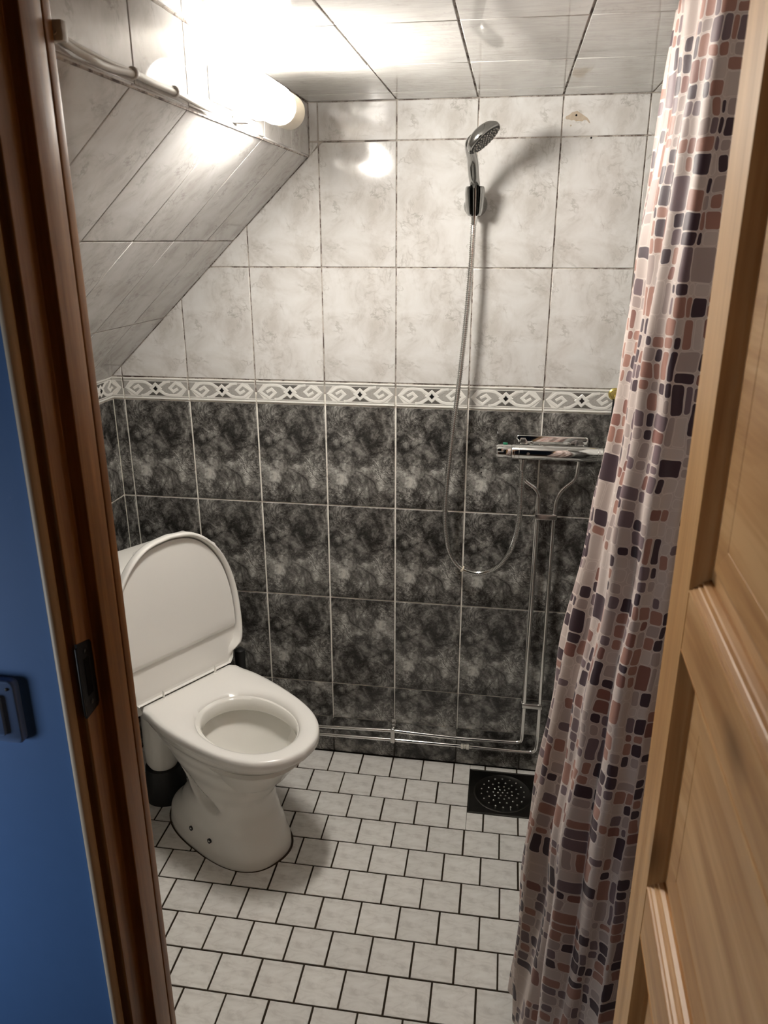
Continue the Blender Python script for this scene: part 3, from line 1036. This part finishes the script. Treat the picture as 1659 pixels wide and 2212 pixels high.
# lid, raised
LT = math.radians(4)
LU = (TZ * math.cos(LT) - TA * math.sin(LT)); LN = (TA * math.cos(LT) + TZ * math.sin(LT))
def Lp(b, u, n): return T(0.002, 0, .424) + TB * b + LU * u + LN * n
def lid():
    half = [(-.004, 0), (-.004, .09), (-.004, .163), (.0, .166), (.025, .168), (.04, .178), (.055, .192), (.075, .199), (.11, .2025), (.16, .203), (.22, .199), (.28, .188), (.335, .168), (.38, .14), (.415, .103), (.436, .06), (.444, 0)]
    cx = .20
    o = outline(half, cx=cx)
    V, F = [], []
    rows = [(.90, -.020), (.97, -.018), (.992, -.011), (1.0, -.003), (1.0, .008), (.994, .0135), (.982, .0155), (.965, .0145), (.953, .009), (.945, .002), (.935, -.011)]
    for s, n in rows:
        for k in range(N):
            u = cx + o[k][0] * s
            f = min(1., max(0., (u - .012) / .045))
            nn_ = n if n < -.002 else -.0118 + (n + .0118) * f * f * (3 - 2 * f)
            V.append(Lp(o[k][1] * s, u, nn_))
    def depth(u):
        if u > .118: return 0.
        if u > .098: return (.118 - u) / .02 * .0105
        return .0105
    for s in (.85, .72, .58, .44, .3, .16):
        for k in range(N):
            u = cx + o[k][0] * s
            V.append(Lp(o[k][1] * s, u, -.0118))
    nr = len(V) // N
    for i in range(nr - 1):
        for k in range(N):
            j = (k + 1) % N
            F.append((i * N + k, i * N + j, (i + 1) * N + j, (i + 1) * N + k))
    F.append(tuple(range(N - 1, -1, -1))); F.append(tuple((nr - 1) * N + k for k in range(N)))
    l = mesh('lid', V, F, 'seatp', toilet, .9)
    # raised upper panel of the lid's inside, ending in a slanted ledge above the hinges
    V, F = [], []
    sc_ = .925
    NB = 40
    def half_w(u):
        best = 0.
        for k in range(N):
            j = (k + 1) % N
            u0, u1 = cx + o[k][0] * sc_, cx + o[j][0] * sc_
            if o[k][1] >= -1e-9 and (u0 - u) * (u1 - u) <= 0 and abs(u1 - u0) > 1e-9:
                best = max(best, (o[k][1] + (o[j][1] - o[k][1]) * (u - u0) / (u1 - u0)) * sc_)
        return best
    utop = cx + (.444 - cx) * sc_
    us_ = [(.098, -.0125), (.103, -.0065), (.110, -.0015), (.116, 0.)] + [(.116 + (utop - .0005 - .116) * (1 - (1 - k / 26) ** 2), 0.) for k in range(1, 27)]
    for u, n in us_:
        hwid = max(half_w(u), .002)
        for k in range(NB + 1):
            V.append(Lp(-hwid + 2 * hwid * k / NB, u + .004 * (k / NB - .5) * (n < -.001), n))
    for i in range(len(us_) - 1):
        for k in range(NB):
            F.append((i * (NB + 1) + k, i * (NB + 1) + k + 1, (i + 1) * (NB + 1) + k + 1, (i + 1) * (NB + 1) + k))
    mesh('lid_panel', V, F, 'seatp', l, .9)
lid()
for s in (-1, 1):
    bm_pts = [T(.010, s * .088 + d, z) for d, z in ((-.0015, .420), (.0025, .420), (.0015, .441), (-.0005, .445))]
    bp2 = [p + TA * .006 for p in bm_pts]
    mesh('hinge', bm_pts + bp2, [(0, 1, 2, 3), (7, 6, 5, 4), (0, 4, 5, 1), (1, 5, 6, 2), (2, 6, 7, 3), (3, 7, 4, 0)], 'seatp', toilet)
    lathe('hinge_pin', [(.006, 0), (.006, .0015), (.004, .0025)], T(.014, s * .088, .4195), (0, 0, 1), 'seatp', toilet, 14)
# cistern
def tbox(name, a0, a1, b0, b1, z0, z1, mat, r=.018, taper=0., parent=toilet):
    bm = bmesh.new()
    bmesh.ops.create_cube(bm, size=1)
    for v in bm.verts:
        a = a0 + (v.co.x + .5) * (a1 - a0); b = b0 + (v.co.y + .5) * (b1 - b0); z = z0 + (v.co.z + .5) * (z1 - z0)
        if v.co.z < 0:
            a = a + taper * (1 if v.co.x < 0 else -1) * .3; b = b + taper * (1 if v.co.y < 0 else -1)
        v.co = T(a, b, z)
    bmesh.ops.bevel(bm, geom=bm.edges[:], offset=r, segments=4, profile=.5, affect='EDGES')
    me = bpy.data.meshes.new(name); bm.to_mesh(me); bm.free()
    o = link_mesh(name, me, parent, [mat])
    for p in me.polygons: p.use_smooth = True
    me.set_sharp_from_angle(angle=.9)
    return o
tbox('cistern', -.205, -.052, -.17, .17, .34, .752, 'porc', .02, .03)
cl = tbox('cistern_lid', -.209, -.047, -.175, .175, .754, .790, 'porc', .012)
lathe('flush_button', [(.024, 0), (.0235, .004), (.02, .006)], T(-.13, -.02, .7895), (0, 0, 1), 'seatp', cl, 24)
lathe('outlet_pipe', [(.036, .0), (.050, .03), (.052, .08), (.050, .2), (.046, .235)], T(-.115, -.035, .105), (0, 0, 1), 'porc', toilet, 32)
lathe('outlet_collar', [(.062, 0), (.062, .05), (.056, .085), (.053, .115), (.04, .117)], T(-.115, -.035, .0), (0, 0, 1), 'rubber', toilet, 32)
for a, z in ((.122, .060), (.203, .063)):
    # cap on the flank, at the surface
    bh = lerp_tab(b_half, z)
    cpos = T(a, -bh - .001, z)
    sc = lathe('screw_cap', [(.0068, -.004), (.0068, .0012), (.0045, .0016), (.0045, -.0002)], cpos, -TB + TZ * .15, 'rubber', toilet, 18)
    lathe('screw', [(.0036, 0), (.0034, .0008), (.002, .0016)], cpos, -TB + TZ * .15, 'steeld', sc, 12)
# dark sealant line round the foot
def sealant():
    n = 80
    V, F = [], []
    for (g, z) in ((.0, .0), (.0055, .0), (.0045, .004), (0., .006)):
        for k in range(n):
            th = 2 * PI * k / n
            c, s = math.cos(th), math.sin(th)
            a0, a1, bh = -.065 - g, .352 + g, .122 + g
            ac = a0 + (a1 - a0) * .52
            ra = (a1 - ac) if c >= 0 else (ac - a0)
            V.append(T(ac + ra * math.copysign(abs(c) ** .8, c), bh * math.copysign(abs(s) ** .8, s), z - .001))
    for i in range(4):
        i2 = (i + 1) % 4
        for k in range(n):
            j = (k + 1) % n
            F.append((i * n + k, i * n + j, i2 * n + j, i2 * n + k))
    mesh('sealant', V, F, 'brown', toilet, True)
sealant()
loc_children(toilet)

# toilet brush behind the toilet
tb = empty('toilet_brush', (-.474, -.092, 0), 'black toilet brush standing behind the toilet against the dark tiles', 'toilet brush')
lathe('holder', [(.045, 0), (.048, .004), (.046, .12), (.043, .125), (.040, .12)], (-.474, -.092, 0.001), (0, 0, 1), 'rubber', tb, 28)
lathe('handle', [(.010, .02), (.010, .27), (.015, .29), (.0165, .40), (.0155, .41), (.010, .414)], (-.474, -.092, 0), (0, 0, 1), 'rubber', tb, 20)
loc_children(tb)

# ------------------------------------------------------------------ floor drain
dr = empty('floor_drain', (.356, -.126, .001), 'square dark steel floor drain with a round studded grate', 'floor drain')
def drain():
    x0, y0, x1, y1 = DR
    def FP(x, y, z): return MFL @ Vector((x, y, z))
    V = []
    for x, y, z in ((x0, y0, -.006), (x1, y0, -.006), (x1, y1, -.006), (x0, y1, -.006)): V.append(FP(x, y, z))
    for d, z in ((0, .0004), (.004, .0012), (.005, .0002)):
        for x, y in ((x0 + d, y0 + d), (x1 - d, y0 + d), (x1 - d, y1 - d), (x0 + d, y1 - d)): V.append(FP(x, y, z))
    F = [(3, 2, 1, 0), (12, 13, 14, 15)]
    for r in range(3):
        for i in range(4):
            j = (i + 1) % 4
            F.append((4 * r + i, 4 * r + j, 4 * r + 4 + j, 4 * r + 4 + i))
    mesh('drain_frame', V, F, 'steel', dr)
    c = FP((x0 + x1) / 2, (y0 + y1) / 2, 0)
    R = .0865
    g = lathe('grate', [(R + .003, -.001), (R + .003, .0009), (R, .0018), (R - .003, .0016), (R - .0045, .0006), (R * .5, .0012), (.004, .0014)], c, FZ, 'steel', dr, 64)
    V, F = [], []
    rings = [(0, 1, 0)] + [(.0145 * 1.0, 6, .1), (.029, 11, .3), (.047, 14, .05), (.066, 18, .2)]
    for rad, n, ph in rings:
        for k in range(n):
            a = ph + 2 * PI * k / n
            p = c + FX * (rad * math.cos(a)) + FY * (rad * math.sin(a)) + FZ * .0012
            o = len(V)
            for q, (rr, h) in enumerate(((.0032, 0), (.0026, .0013), (.0012, .0020))):
                for m in range(8):
                    b = 2 * PI * m / 8
                    V.append(p + FX * rr * math.cos(b) + FY * rr * math.sin(b) + FZ * h)
            for q in range(2):
                for m in range(8):
                    m2 = (m + 1) % 8
                    F.append((o + q * 8 + m, o + q * 8 + m2, o + q * 8 + 8 + m2, o + q * 8 + 8 + m))
            F.append(tuple(o + 16 + m for m in range(8)))
    mesh('stud', V, F, 'steeld', g, True)['kind'] = 'stuff'
    # lifting tab of the grate
    box('lift_tab', (c.x + .083, c.y - .042, .0005), (c.x + .095, c.y - .028, .0022), 'steel', dr, .0006)
drain()
loc_children(dr)

# ------------------------------------------------------------------ shower mixer
mx = empty('shower_mixer', (.44, -.075, 1.075), 'chrome bar shower mixer on its wall plate, right end behind the curtain', 'shower mixer')
MY, MZ = -.078, 1.0755
X = (1, 0, 0)
body = lathe('body', [(.0195, .0), (.0205, .002), (.0205, .235), (.0195, .237)], (.327, MY, MZ), X, 'chrome', mx, 40)
lathe('flow_knob', [(.012, .0), (.0175, .0015), (.0195, .006), (.0198, .040), (.0192, .0415)], (.2845, MY, MZ), X, 'chrome', mx, 40)
lathe('temperature_knob', [(.0192, 0), (.0198, .0015), (.0198, .037), (.0175, .043), (.012, .0445)], (.5655, MY, MZ), X, 'chrome', mx, 40)
for xs_ in (.3335, .3455, .5505, .5595):
    lathe('ring_groove', [(.0206, 0), (.0209, .0004), (.0209, .0010), (.0206, .0014)], (xs_, MY, MZ), X, 'chromeb', body, 40)
box('thumb_grip', (.2865, MY - .0215, MZ + .001), (.3075, MY - .0135, MZ + .0135), 'chrome', mx, .004, 3)
box('thumb_grip', (.588, MY - .0215, MZ + .001), (.606, MY - .0135, MZ + .0135), 'chrome', mx, .004, 3)
box('green_mark', (.303, MY - .003, MZ + .018), (.315, MY + .006, MZ + .0225), 'green', mx, .001)
box('red_mark', (.583, MY - .006, MZ + .018), (.591, MY + .003, MZ + .0235), 'red', mx, .001)
rounded_plate('wall_plate', .4345, 1.0705, .197, .070, -.001, -.0125, .010, 'chrome', mx, .003)
for ex in (.3565, .508):
    tube('elbow', [(ex, -.011, 1.087), (ex, -.045, 1.087), (ex, MY + .004, 1.083)], [.0125, .0125, .011], 'chromeb', mx, 6)
    lathe('elbow_nut', [(.0125, 0), (.014, .001), (.014, .010), (.0125, .011)], (ex, -.062, 1.0835), (0, 1, 0), 'chrome', mx, 6)
for ex in (.381, .4815):
    lathe('screw', [(.0045, 0), (.004, .002), (.002, .003)], (ex, -.0125, 1.0855), (0, -1, 0), 'steeld', mx, 14)
lathe('outlet_nozzle', [(.0125, 0), (.0125, .006), (.010, .007), (.010, .012)], (.3575, MY, MZ - .0185), (0, 0, -1), 'chromeb', mx, 20)
lathe('badge', [(.004, 0), (.004, .0006)], (.37, MY - .0205, MZ), (0, -1, 0), 'chromeb', mx, 14)
loc_children(mx)

# supply pipes
def pipe(name, pts, label, r=.006):
    P = fillet(pts, .035, 7)
    o = tube(name, P, r, 'copper', None, 14)
    o.data.name = name
    return tag(o, label, 'pipe')
PY = -.024
pipe('water_pipe', [(.3565, -.045, 1.0735), (.3585, -.030, .995), (.366, PY, .981), (.409, PY, .950), (.411, PY, .876), (.4085, PY, .16), (.4075, PY, .1185), (.3695, PY, .1165), (.203, PY, .1125), (.03, PY, .117), (0, PY, .1185), (-.2353, PY, .1095), (-.62, PY, .104)],
     'chromed pipe running down from the hose end of the mixer, inner of the pair')
pipe('water_pipe', [(.508, -.045, 1.0735), (.508, -.030, 1.03), (.5075, PY, .990), (.459, PY, .945), (.4545, PY, .876), (.4555, PY, .13), (.4525, PY, .088), (.410, PY, .0845), (.203, PY, .085), (0, PY, .0835), (-.244, PY, .080), (-.62, PY, .076)],
     'chromed pipe running down from the curtain side of the mixer, outer of the pair')
def clamp_h(x, z, wd, hh, label):
    e = empty('pipe_clamp', (x, -.018, z), label, 'pipe clamp', 'metal clamps on the two chromed pipes')
    rounded_plate('clamp_band', x, z, wd, hh, -.0165, -.0325, .0035, 'chromeb', e, .001)
    box('clamp_foot', (x - wd / 2 + .004, -.0165, z - hh * .3), (x + wd / 2 - .004, -.0005, z + hh * .3), 'chromeb', e)
    box('side_lug', (x - wd / 2 - .003, -.022, z + hh * .1), (x - wd / 2 + .004, -.0005, z + hh * .75), 'chromeb', e, .001)
    loc_children(e)
clamp_h(.432, .876, .061, .0165, 'metal clamp holding both upright pipes just below the mixer')
clamp_h(.432, .2565, .061, .0165, 'metal clamp holding both upright pipes near the floor bend')
e = empty('pipe_clamp', (-.001, -.018, .108), 'upright metal clamp on the two level pipes beside the toilet', 'pipe clamp', 'metal clamps on the two chromed pipes')
rounded_plate('clamp_band', -.0012, .102, .0135, .053, -.0165, -.0325, .003, 'chromeb', e, .001)
box('clamp_foot', (-.006, -.0165, .075), (.004, -.0005, .125), 'chromeb', e)
box('bracket_strip', (-.0075, -.006, .122), (.005, -.0005, .150), 'chromeb', e, .001)
loc_children(e)
v = empty('compression_joint', (.23, PY, .085), 'small joint with pale hexagonal nuts on the lower level pipe', 'pipe fitting')
for x0, wd, rr in ((.2185, .009, .0098), (.2290, .005, .0085), (.2355, .009, .0098)):
    lathe('nut', [(rr * .85, 0), (rr, .001), (rr, wd - .001), (rr * .85, wd)], (x0, PY, .0852), X, 'nut', v, 6)
loc_children(v)

# ------------------------------------------------------------------ hand shower, holder, hose
hd = empty('shower_holder', (.203, 0, 1.70), 'chrome wall holder clasping the hand shower', 'shower holder')
lathe('wall_rose', [(.030, 0), (.030, .004), (.026, .010), (.021, .022), (.017, .03)], (.203, -.0005, 1.695), (0, -1, 0), 'chromed', hd, 36)
def cradle():
    bm = bmesh.new()
    n = 18
    V, F = [], []
    for z, ro, ri in ((-.034, .016, .0118), (-.028, .0195, .0122), (-.012, .0225, .0130), (.016, .0245, .0145), (.030, .0235, .0152), (.033, .0215, .0156)):
        tilt = z * .25
        for k in range(n + 1):
            a = PI * 1.5 + .62 + (2 * PI - 1.24) * k / n       # open towards the room
            V.append((.203 + ro * math.cos(a), -.052 + ro * math.sin(a) - tilt, 1.702 + z))
        for k in range(n + 1):
            a = PI * 1.5 + .62 + (2 * PI - 1.24) * k / n
            V.append((.203 + ri * math.cos(a), -.052 + ri * math.sin(a) - tilt, 1.702 + z))
    m = 2 * (n + 1)
    for i in range(5):
        for k in range(n):
            F.append((i * m + k, i * m + k + 1, (i + 1) * m + k + 1, (i + 1) * m + k))
            F.append((i * m + n + 1 + k + 1, i * m + n + 1 + k, (i + 1) * m + n + 1 + k, (i + 1) * m + n + 2 + k))
        for k in (0, n):
            F.append((i * m + k, i * m + n + 1 + k, (i + 1) * m + n + 1 + k, (i + 1) * m + k))
    for i in (0, 5):
        for k in range(n):
            F.append((i * m + k, i * m + k + 1, i * m + n + 2 + k, i * m + n + 1 + k))
    mesh('cradle', V, F, 'chromed', hd, .7)
cradle()
lathe('pivot_boss', [(.0135, 0), (.0135, .02), (.010, .021)], (.203, -.013, 1.700), (0, -1, 0), 'chromed', hd, 20)
loc_children(hd)

HC = Vector((.2235, -.155, 1.832))
Rc, Uc, Vc = R_, U_, B_
Vc = (CAM - HC).normalized(); Uc = Vc.cross(Rc).normalized()
FN = (Rc * .64 - Uc * .69 + Vc * .33).normalized()       # direction the spray face points
hs = empty('hand_shower', (.203, -.06, 1.69), 'chrome hand shower with a round studded head, held in the wall holder', 'hand shower')
neck = HC - FN * .013 - (Rc * .62 + Uc * .60).normalized() * .030
hp = spline([(.203, -.0442, 1.672), (.203, -.0522, 1.705), (.2025, -.0605, 1.738), (.1995, -.081, 1.760), (.1975, -.110, 1.789), tuple(neck), tuple(HC - FN * .011)], 8)
nn = len(hp)
rad = [lerp_tab([(0, .0086), (.15, .0096), (.35, .0125), (.6, .0135), (.8, .0120), (1, .012)], i / (nn - 1)) for i in range(nn)]
tube('handle', hp, rad, 'chromed', hs, 24)
lathe('head_shell', [(.010, -.023), (.024, -.021), (.036, -.015), (.0435, -.006), (.045, .0), (.0445, .004), (.042, .006)], HC, FN, 'chromed', hs, 48)
sf = lathe('spray_face', [(.0425, .0), (.0415, .0062), (.038, .0072), (.02, .0076), (.002, .0078)], HC, FN, 'rubber', hs, 48)
V, F = [], []
fx, fy = frame_from(FN)
for rad_, n in ((.0, 1), (.009, 6), (.018, 12), (.027, 18), (.035, 24)):
    for k in range(n):
        a = 2 * PI * k / n + rad_ * 60
        p = HC + FN * .0072 + fx * rad_ * math.cos(a) + fy * rad_ * math.sin(a)
        o = len(V)
        for rr, h in ((.0016, 0), (.0014, .0016), (.0008, .002)):
            for m in range(6): V.append(p + fx * rr * math.cos(m * PI / 3) + fy * rr * math.sin(m * PI / 3) + FN * h)
        for q in range(2):
            for m in range(6):
                m2 = (m + 1) % 6
                F.append((o + q * 6 + m, o + q * 6 + m2, o + q * 6 + 6 + m2, o + q * 6 + 6 + m))
        F.append(tuple(o + 12 + m for m in range(6)))
mesh('nozzle', V, F, 'chromeb', sf, True)['kind'] = 'stuff'
loc_children(hs)

hose_p = [(.203, -.0425, 1.672), (.2015, -.041, 1.655), (.1995, -.048, 1.565), (.1923, -.054, 1.4282), (.1822, -.058, 1.2966), (.172, -.06, 1.1843), (.1624, -.06, 1.081), (.1537, -.058, .974), (.1506, -.056, .8916), (.1537, -.054, .8216), (.1655, -.052, .763), (.1925, -.05, .7195), (.2333, -.05, .7015), (.273, -.053, .7075), (.3115, -.058, .735), (.3414, -.064, .7903), (.3556, -.070, .8612), (.3590, -.075, .9299), (.3578, -.078, 1.0), (.3575, -.078, 1.034)]
hb = spline(hose_p, 60)
# resample by arc length, ribbed radius
acc = [0.]
for a, b in zip(hb, hb[1:]): acc.append(acc[-1] + (b - a).length)
PITCH, SUB = .0050, 4
L = acc[-1]; n = int(L / PITCH * SUB)
pts, rad, j = [], [], 0
for i in range(n + 1):
    s = L * i / n
    while j < len(acc) - 2 and acc[j + 1] < s: j += 1
    f = (s - acc[j]) / max(1e-9, acc[j + 1] - acc[j])
    pts.append(hb[j].lerp(hb[j + 1], f)); rad.append((.0058, .0075, .0075, .0058)[i % SUB])
ho = empty('shower_hose', (.203, -.046, 1.66), 'long ribbed chrome shower hose looping from the mixer to the hand shower', 'shower hose')
V, F = tube_data(pts, rad, 12)
mesh('spiral_sleeve', V, F, 'hosem', ho, .5)
lathe('end_nut', [(.0085, 0), (.0095, .001), (.0095, .018), (.0080, .022)], (.3575, -.078, 1.0445), (0, 0, -1), 'chromeb', ho, 18)
lathe('end_cone', [(.0085, 0), (.0088, .002), (.0075, .022), (.007, .024)], (.203, -.0425, 1.6715), (-.02, .03, -1), 'chrome', ho, 18)
i_t = min(range(len(pts)), key=lambda i: (pts[i] - Vector((.2052, -.05, .712))).length)
dt = (pts[i_t + 1] - pts[i_t - 1]).normalized()
lathe('hose_tie', [(.0082, -.0025), (.0092, -.002), (.0092, .002), (.0082, .0025)], pts[i_t], dt, 'capw', ho, 14)
loc_children(ho)

# ------------------------------------------------------------------ brass hook beside the curtain
bh_ = empty('wall_hook', (.592, 0, 1.222), 'small brass hook on the border tiles, half hidden by the curtain edge', 'hook')
lathe('hook_rose', [(.0165, 0), (.0165, .003), (.013, .006), (.0115, .0065), (.0105, .009), (.006, .011), (.002, .0115)], (.590, -.001, 1.2235), (0, -1, 0), 'brass', bh_, 28)
tube('hook_arm', spline([(.591, -.008, 1.222), (.591, -.022, 1.215), (.591, -.03, 1.207), (.591, -.032, 1.216), (.591, -.032, 1.222)], 5), .0032, 'brass', bh_, 10)
lathe('rim_bead', [(.0118, .0062), (.0125, .0075), (.0118, .0088), (.0108, .0075)], (.590, -.001, 1.2235), (0, -1, 0), 'brass', bh_, 24)
loc_children(bh_)
sb = empty('hook_shadow', (.594, -.012, 1.20), 'thin dark strip standing in for the shadow below the brass hook', 'shadow_strip')  # shadow of hook and curtain on the wall, built as a flat dark strip
mesh('shadow_strip', [(.5855, -.010, 1.212), (.602, -.010, 1.212), (.602, -.0085, 1.212), (.5855, -.0085, 1.212), (.5845, -.010, 1.155), (.602, -.010, 1.155), (.602, -.0085, 1.155), (.5845, -.0085, 1.155)],
     [(0, 1, 2, 3), (7, 6, 5, 4), (0, 4, 5, 1), (1, 5, 6, 2), (2, 6, 7, 3), (3, 7, 4, 0)], 'rubber', sb)
loc_children(sb)

# ------------------------------------------------------------------ wall lamp and its cable
lm = empty('wall_lamp', (XS, -.57, 1.862), 'lit tubular lamp with a cream end cap on the short wall under the ceiling', 'lamp')
LX, LZ, LR = -.1695, 1.862, .0355
rounded = [(0, 0)]
g = lathe('glass_tube', [(.033, 0), (LR, .004), (LR, .222), (.033, .232), (.026, .238), (.012, .240)], (LX, -.706, LZ), (0, 1, 0), 'glow', lm, 40)
lathe('end_cap', [(.029, 0), (.0335, .004), (.034, .022), (.034, .072), (.031, .082), (.024, .086), (.01, .087)], (LX, -.463, LZ), (0, 1, 0), 'capw', lm, 40)
lathe('opal_end', [(.008, 0), (.020, .003), (.029, .011), (.034, .022), (LR, .036), (LR, .056)], (LX, -.763, LZ), (0, 1, 0), 'opal', lm, 40)
rounded_b = box('wall_base', (XS + .0005, -.70, 1.838), (XS + .018, -.44, 1.896), 'whitep', lm, .005)
box('bracket', (XS + .0005, -.585, 1.8185), (XS + .026, -.553, 1.846), 'whitep', lm, .003)
box('arm', (XS + .016, -.430, 1.852), (LX, -.415, 1.872), 'whitep', lm, .003)
loc_children(lm)

cb = empty('lamp_cable', (XS + .01, -.9, 1.82), 'white double cable clipped along the corner below the lamp', 'cable')
cx_ = XS + .010
tube('cable_sheath', spline([(cx_, -1.199, 1.833), (cx_, -1.18, 1.8275), (cx_, -1.151, 1.8225), (cx_ + .003, -1.12, 1.8195), (cx_, -1.072, 1.820), (cx_, -1.007, 1.8245), (cx_, -.95, 1.8235), (cx_, -.868, 1.824), (cx_, -.796, 1.8215), (cx_, -.725, 1.821), (cx_ + .004, -.65, 1.826), (cx_, -.59, 1.832)], 8), .0042, 'cable', cb, 10)
tube('cable_sheath', spline([(cx_ - .003, -1.199, 1.838), (cx_ - .003, -1.165, 1.8315), (cx_ - .003, -1.11, 1.8285), (cx_ - .003, -1.05, 1.8275), (cx_ - .003, -.99, 1.8285), (cx_ - .003, -.93, 1.8275), (cx_ - .003, -.868, 1.829), (cx_ - .003, -.80, 1.8265), (cx_ - .003, -.72, 1.8255)], 8), .0032, 'cable', cb, 8)
for y, z in ((-1.004, 1.826), (-.866, 1.8255)):
    lathe('cable_clip', [(.0075, 0), (.0082, .001), (.0082, .006), (.0075, .007)], (cx_ - .001, y - .0035, z), (0, 1, 0), 'cable', cb, 14)
box('cable_entry', (XS + .001, -1.199, 1.823), (XS + .021, -1.186, 1.845), 'cable', cb, .003)
loc_children(cb)

# ------------------------------------------------------------------ shower curtain
cu = empty('shower_curtain', (.55, -.95, 0.02), 'shower curtain with a rose, mauve and aubergine mosaic print, gathered beside the door', 'curtain')
def curtain():
    top = [(.640, -.66), (.580, -.70), (.530, -.76), (.5135, -.84), (.521, -.92), (.537, -.968), (.560, -.985), (.588, -.972), (.618, -.985), (.650, -1.03), (.70, -1.05)]
    bot = [(.600, -.62), (.500, -.70), (.415, -.77), (.386, -.85), (.398, -.93), (.428, -.985), (.452, -1.038), (.490, -1.055), (.530, -1.055), (.60, -1.10), (.68, -1.12)]
    NU, NV = 300, 150
    sp_t = spline([(x, y, 0) for x, y in top], 40); sp_b = spline([(x, y, 0) for x, y in bot], 40)
    def resample(sp):
        ac = [0.]
        for a, b in zip(sp, sp[1:]): ac.append(ac[-1] + (b - a).length)
        out, j = [], 0
        for i in range(NU + 1):
            s = ac[-1] * i / NU
            while j < len(ac) - 2 and ac[j + 1] < s: j += 1
            out.append(sp[j].lerp(sp[j + 1], (s - ac[j]) / max(1e-9, ac[j + 1] - ac[j])))
        return out, ac[-1]
    ct, lt = resample(sp_t); cbm, lb = resample(sp_b)
    ztop, zbot = 1.915, .05
    # left outline of the cloth as it hangs (fraction between top and bottom curves by height)
    mix = [(0, 0), (.05, .03), (.19, .17), (.30, .235), (.41, .39), (.57, .68), (.73, .86), (1, 1)]
    V, UV = [], []
    for j in range(NV + 1):
        tv = j / NV
        z = ztop + (zbot - ztop) * tv
        f = lerp_tab(mix, tv)
        row = [ct[i].lerp(cbm[i], f) for i in range(NU + 1)]
        for i in range(NU + 1):
            s = i / NU
            tn = (row[min(i + 1, NU)] - row[max(i - 1, 0)]).normalized()
            nr = Vector((-tn.y, tn.x, 0))
            amp = .0035 + .0085 * f
            d = amp * math.sin(2 * PI * (s * 7.2 + .32 * math.sin(3.1 * tv + .4)) + .9) + .75 * amp * math.sin(2 * PI * (s * 13.7 + .35 * math.sin(5 * tv + 1.)) + 2.)
            d += .0022 * math.sin(17 * tv + 9 * s) + .0016 * math.sin(41 * tv + 23 * s)
            V.append((row[i].x + nr.x * d, row[i].y + nr.y * d, z))
            UV.append((s * (lt * .45 + lb * .55) * 1.22 , z))
    F = []
    m = NU + 1
    for j in range(NV):
        for i in range(NU):
            F.append((j * m + i, j * m + i + 1, (j + 1) * m + i + 1, (j + 1) * m + i))
    me = bpy.data.meshes.new('cloth')
    me.from_pydata(V, [], F)
    uvl = me.uv_layers.new(name='UVMap')
    for lp in me.loops: uvl.data[lp.index].uv = UV[lp.vertex_index]
    o = link_mesh('cloth', me, cu, ['cloth'])
    for p in me.polygons: p.use_smooth = True
    so = o.modifiers.new('thickness', 'SOLIDIFY'); so.thickness = .0008
    return ct
ct = curtain()
loc_children(cu)
rod = empty('curtain_rod', (.62, -.6, 1.927), 'white curtain rod just under the ceiling carrying the mosaic shower curtain', 'curtain rod')
tube('rod', [(.545, -1.199, 1.9235), (.60, -.9, 1.9235), (.66, -.004, 1.9235)], .0085, 'whitep', rod, 14)
loc_children(rod)
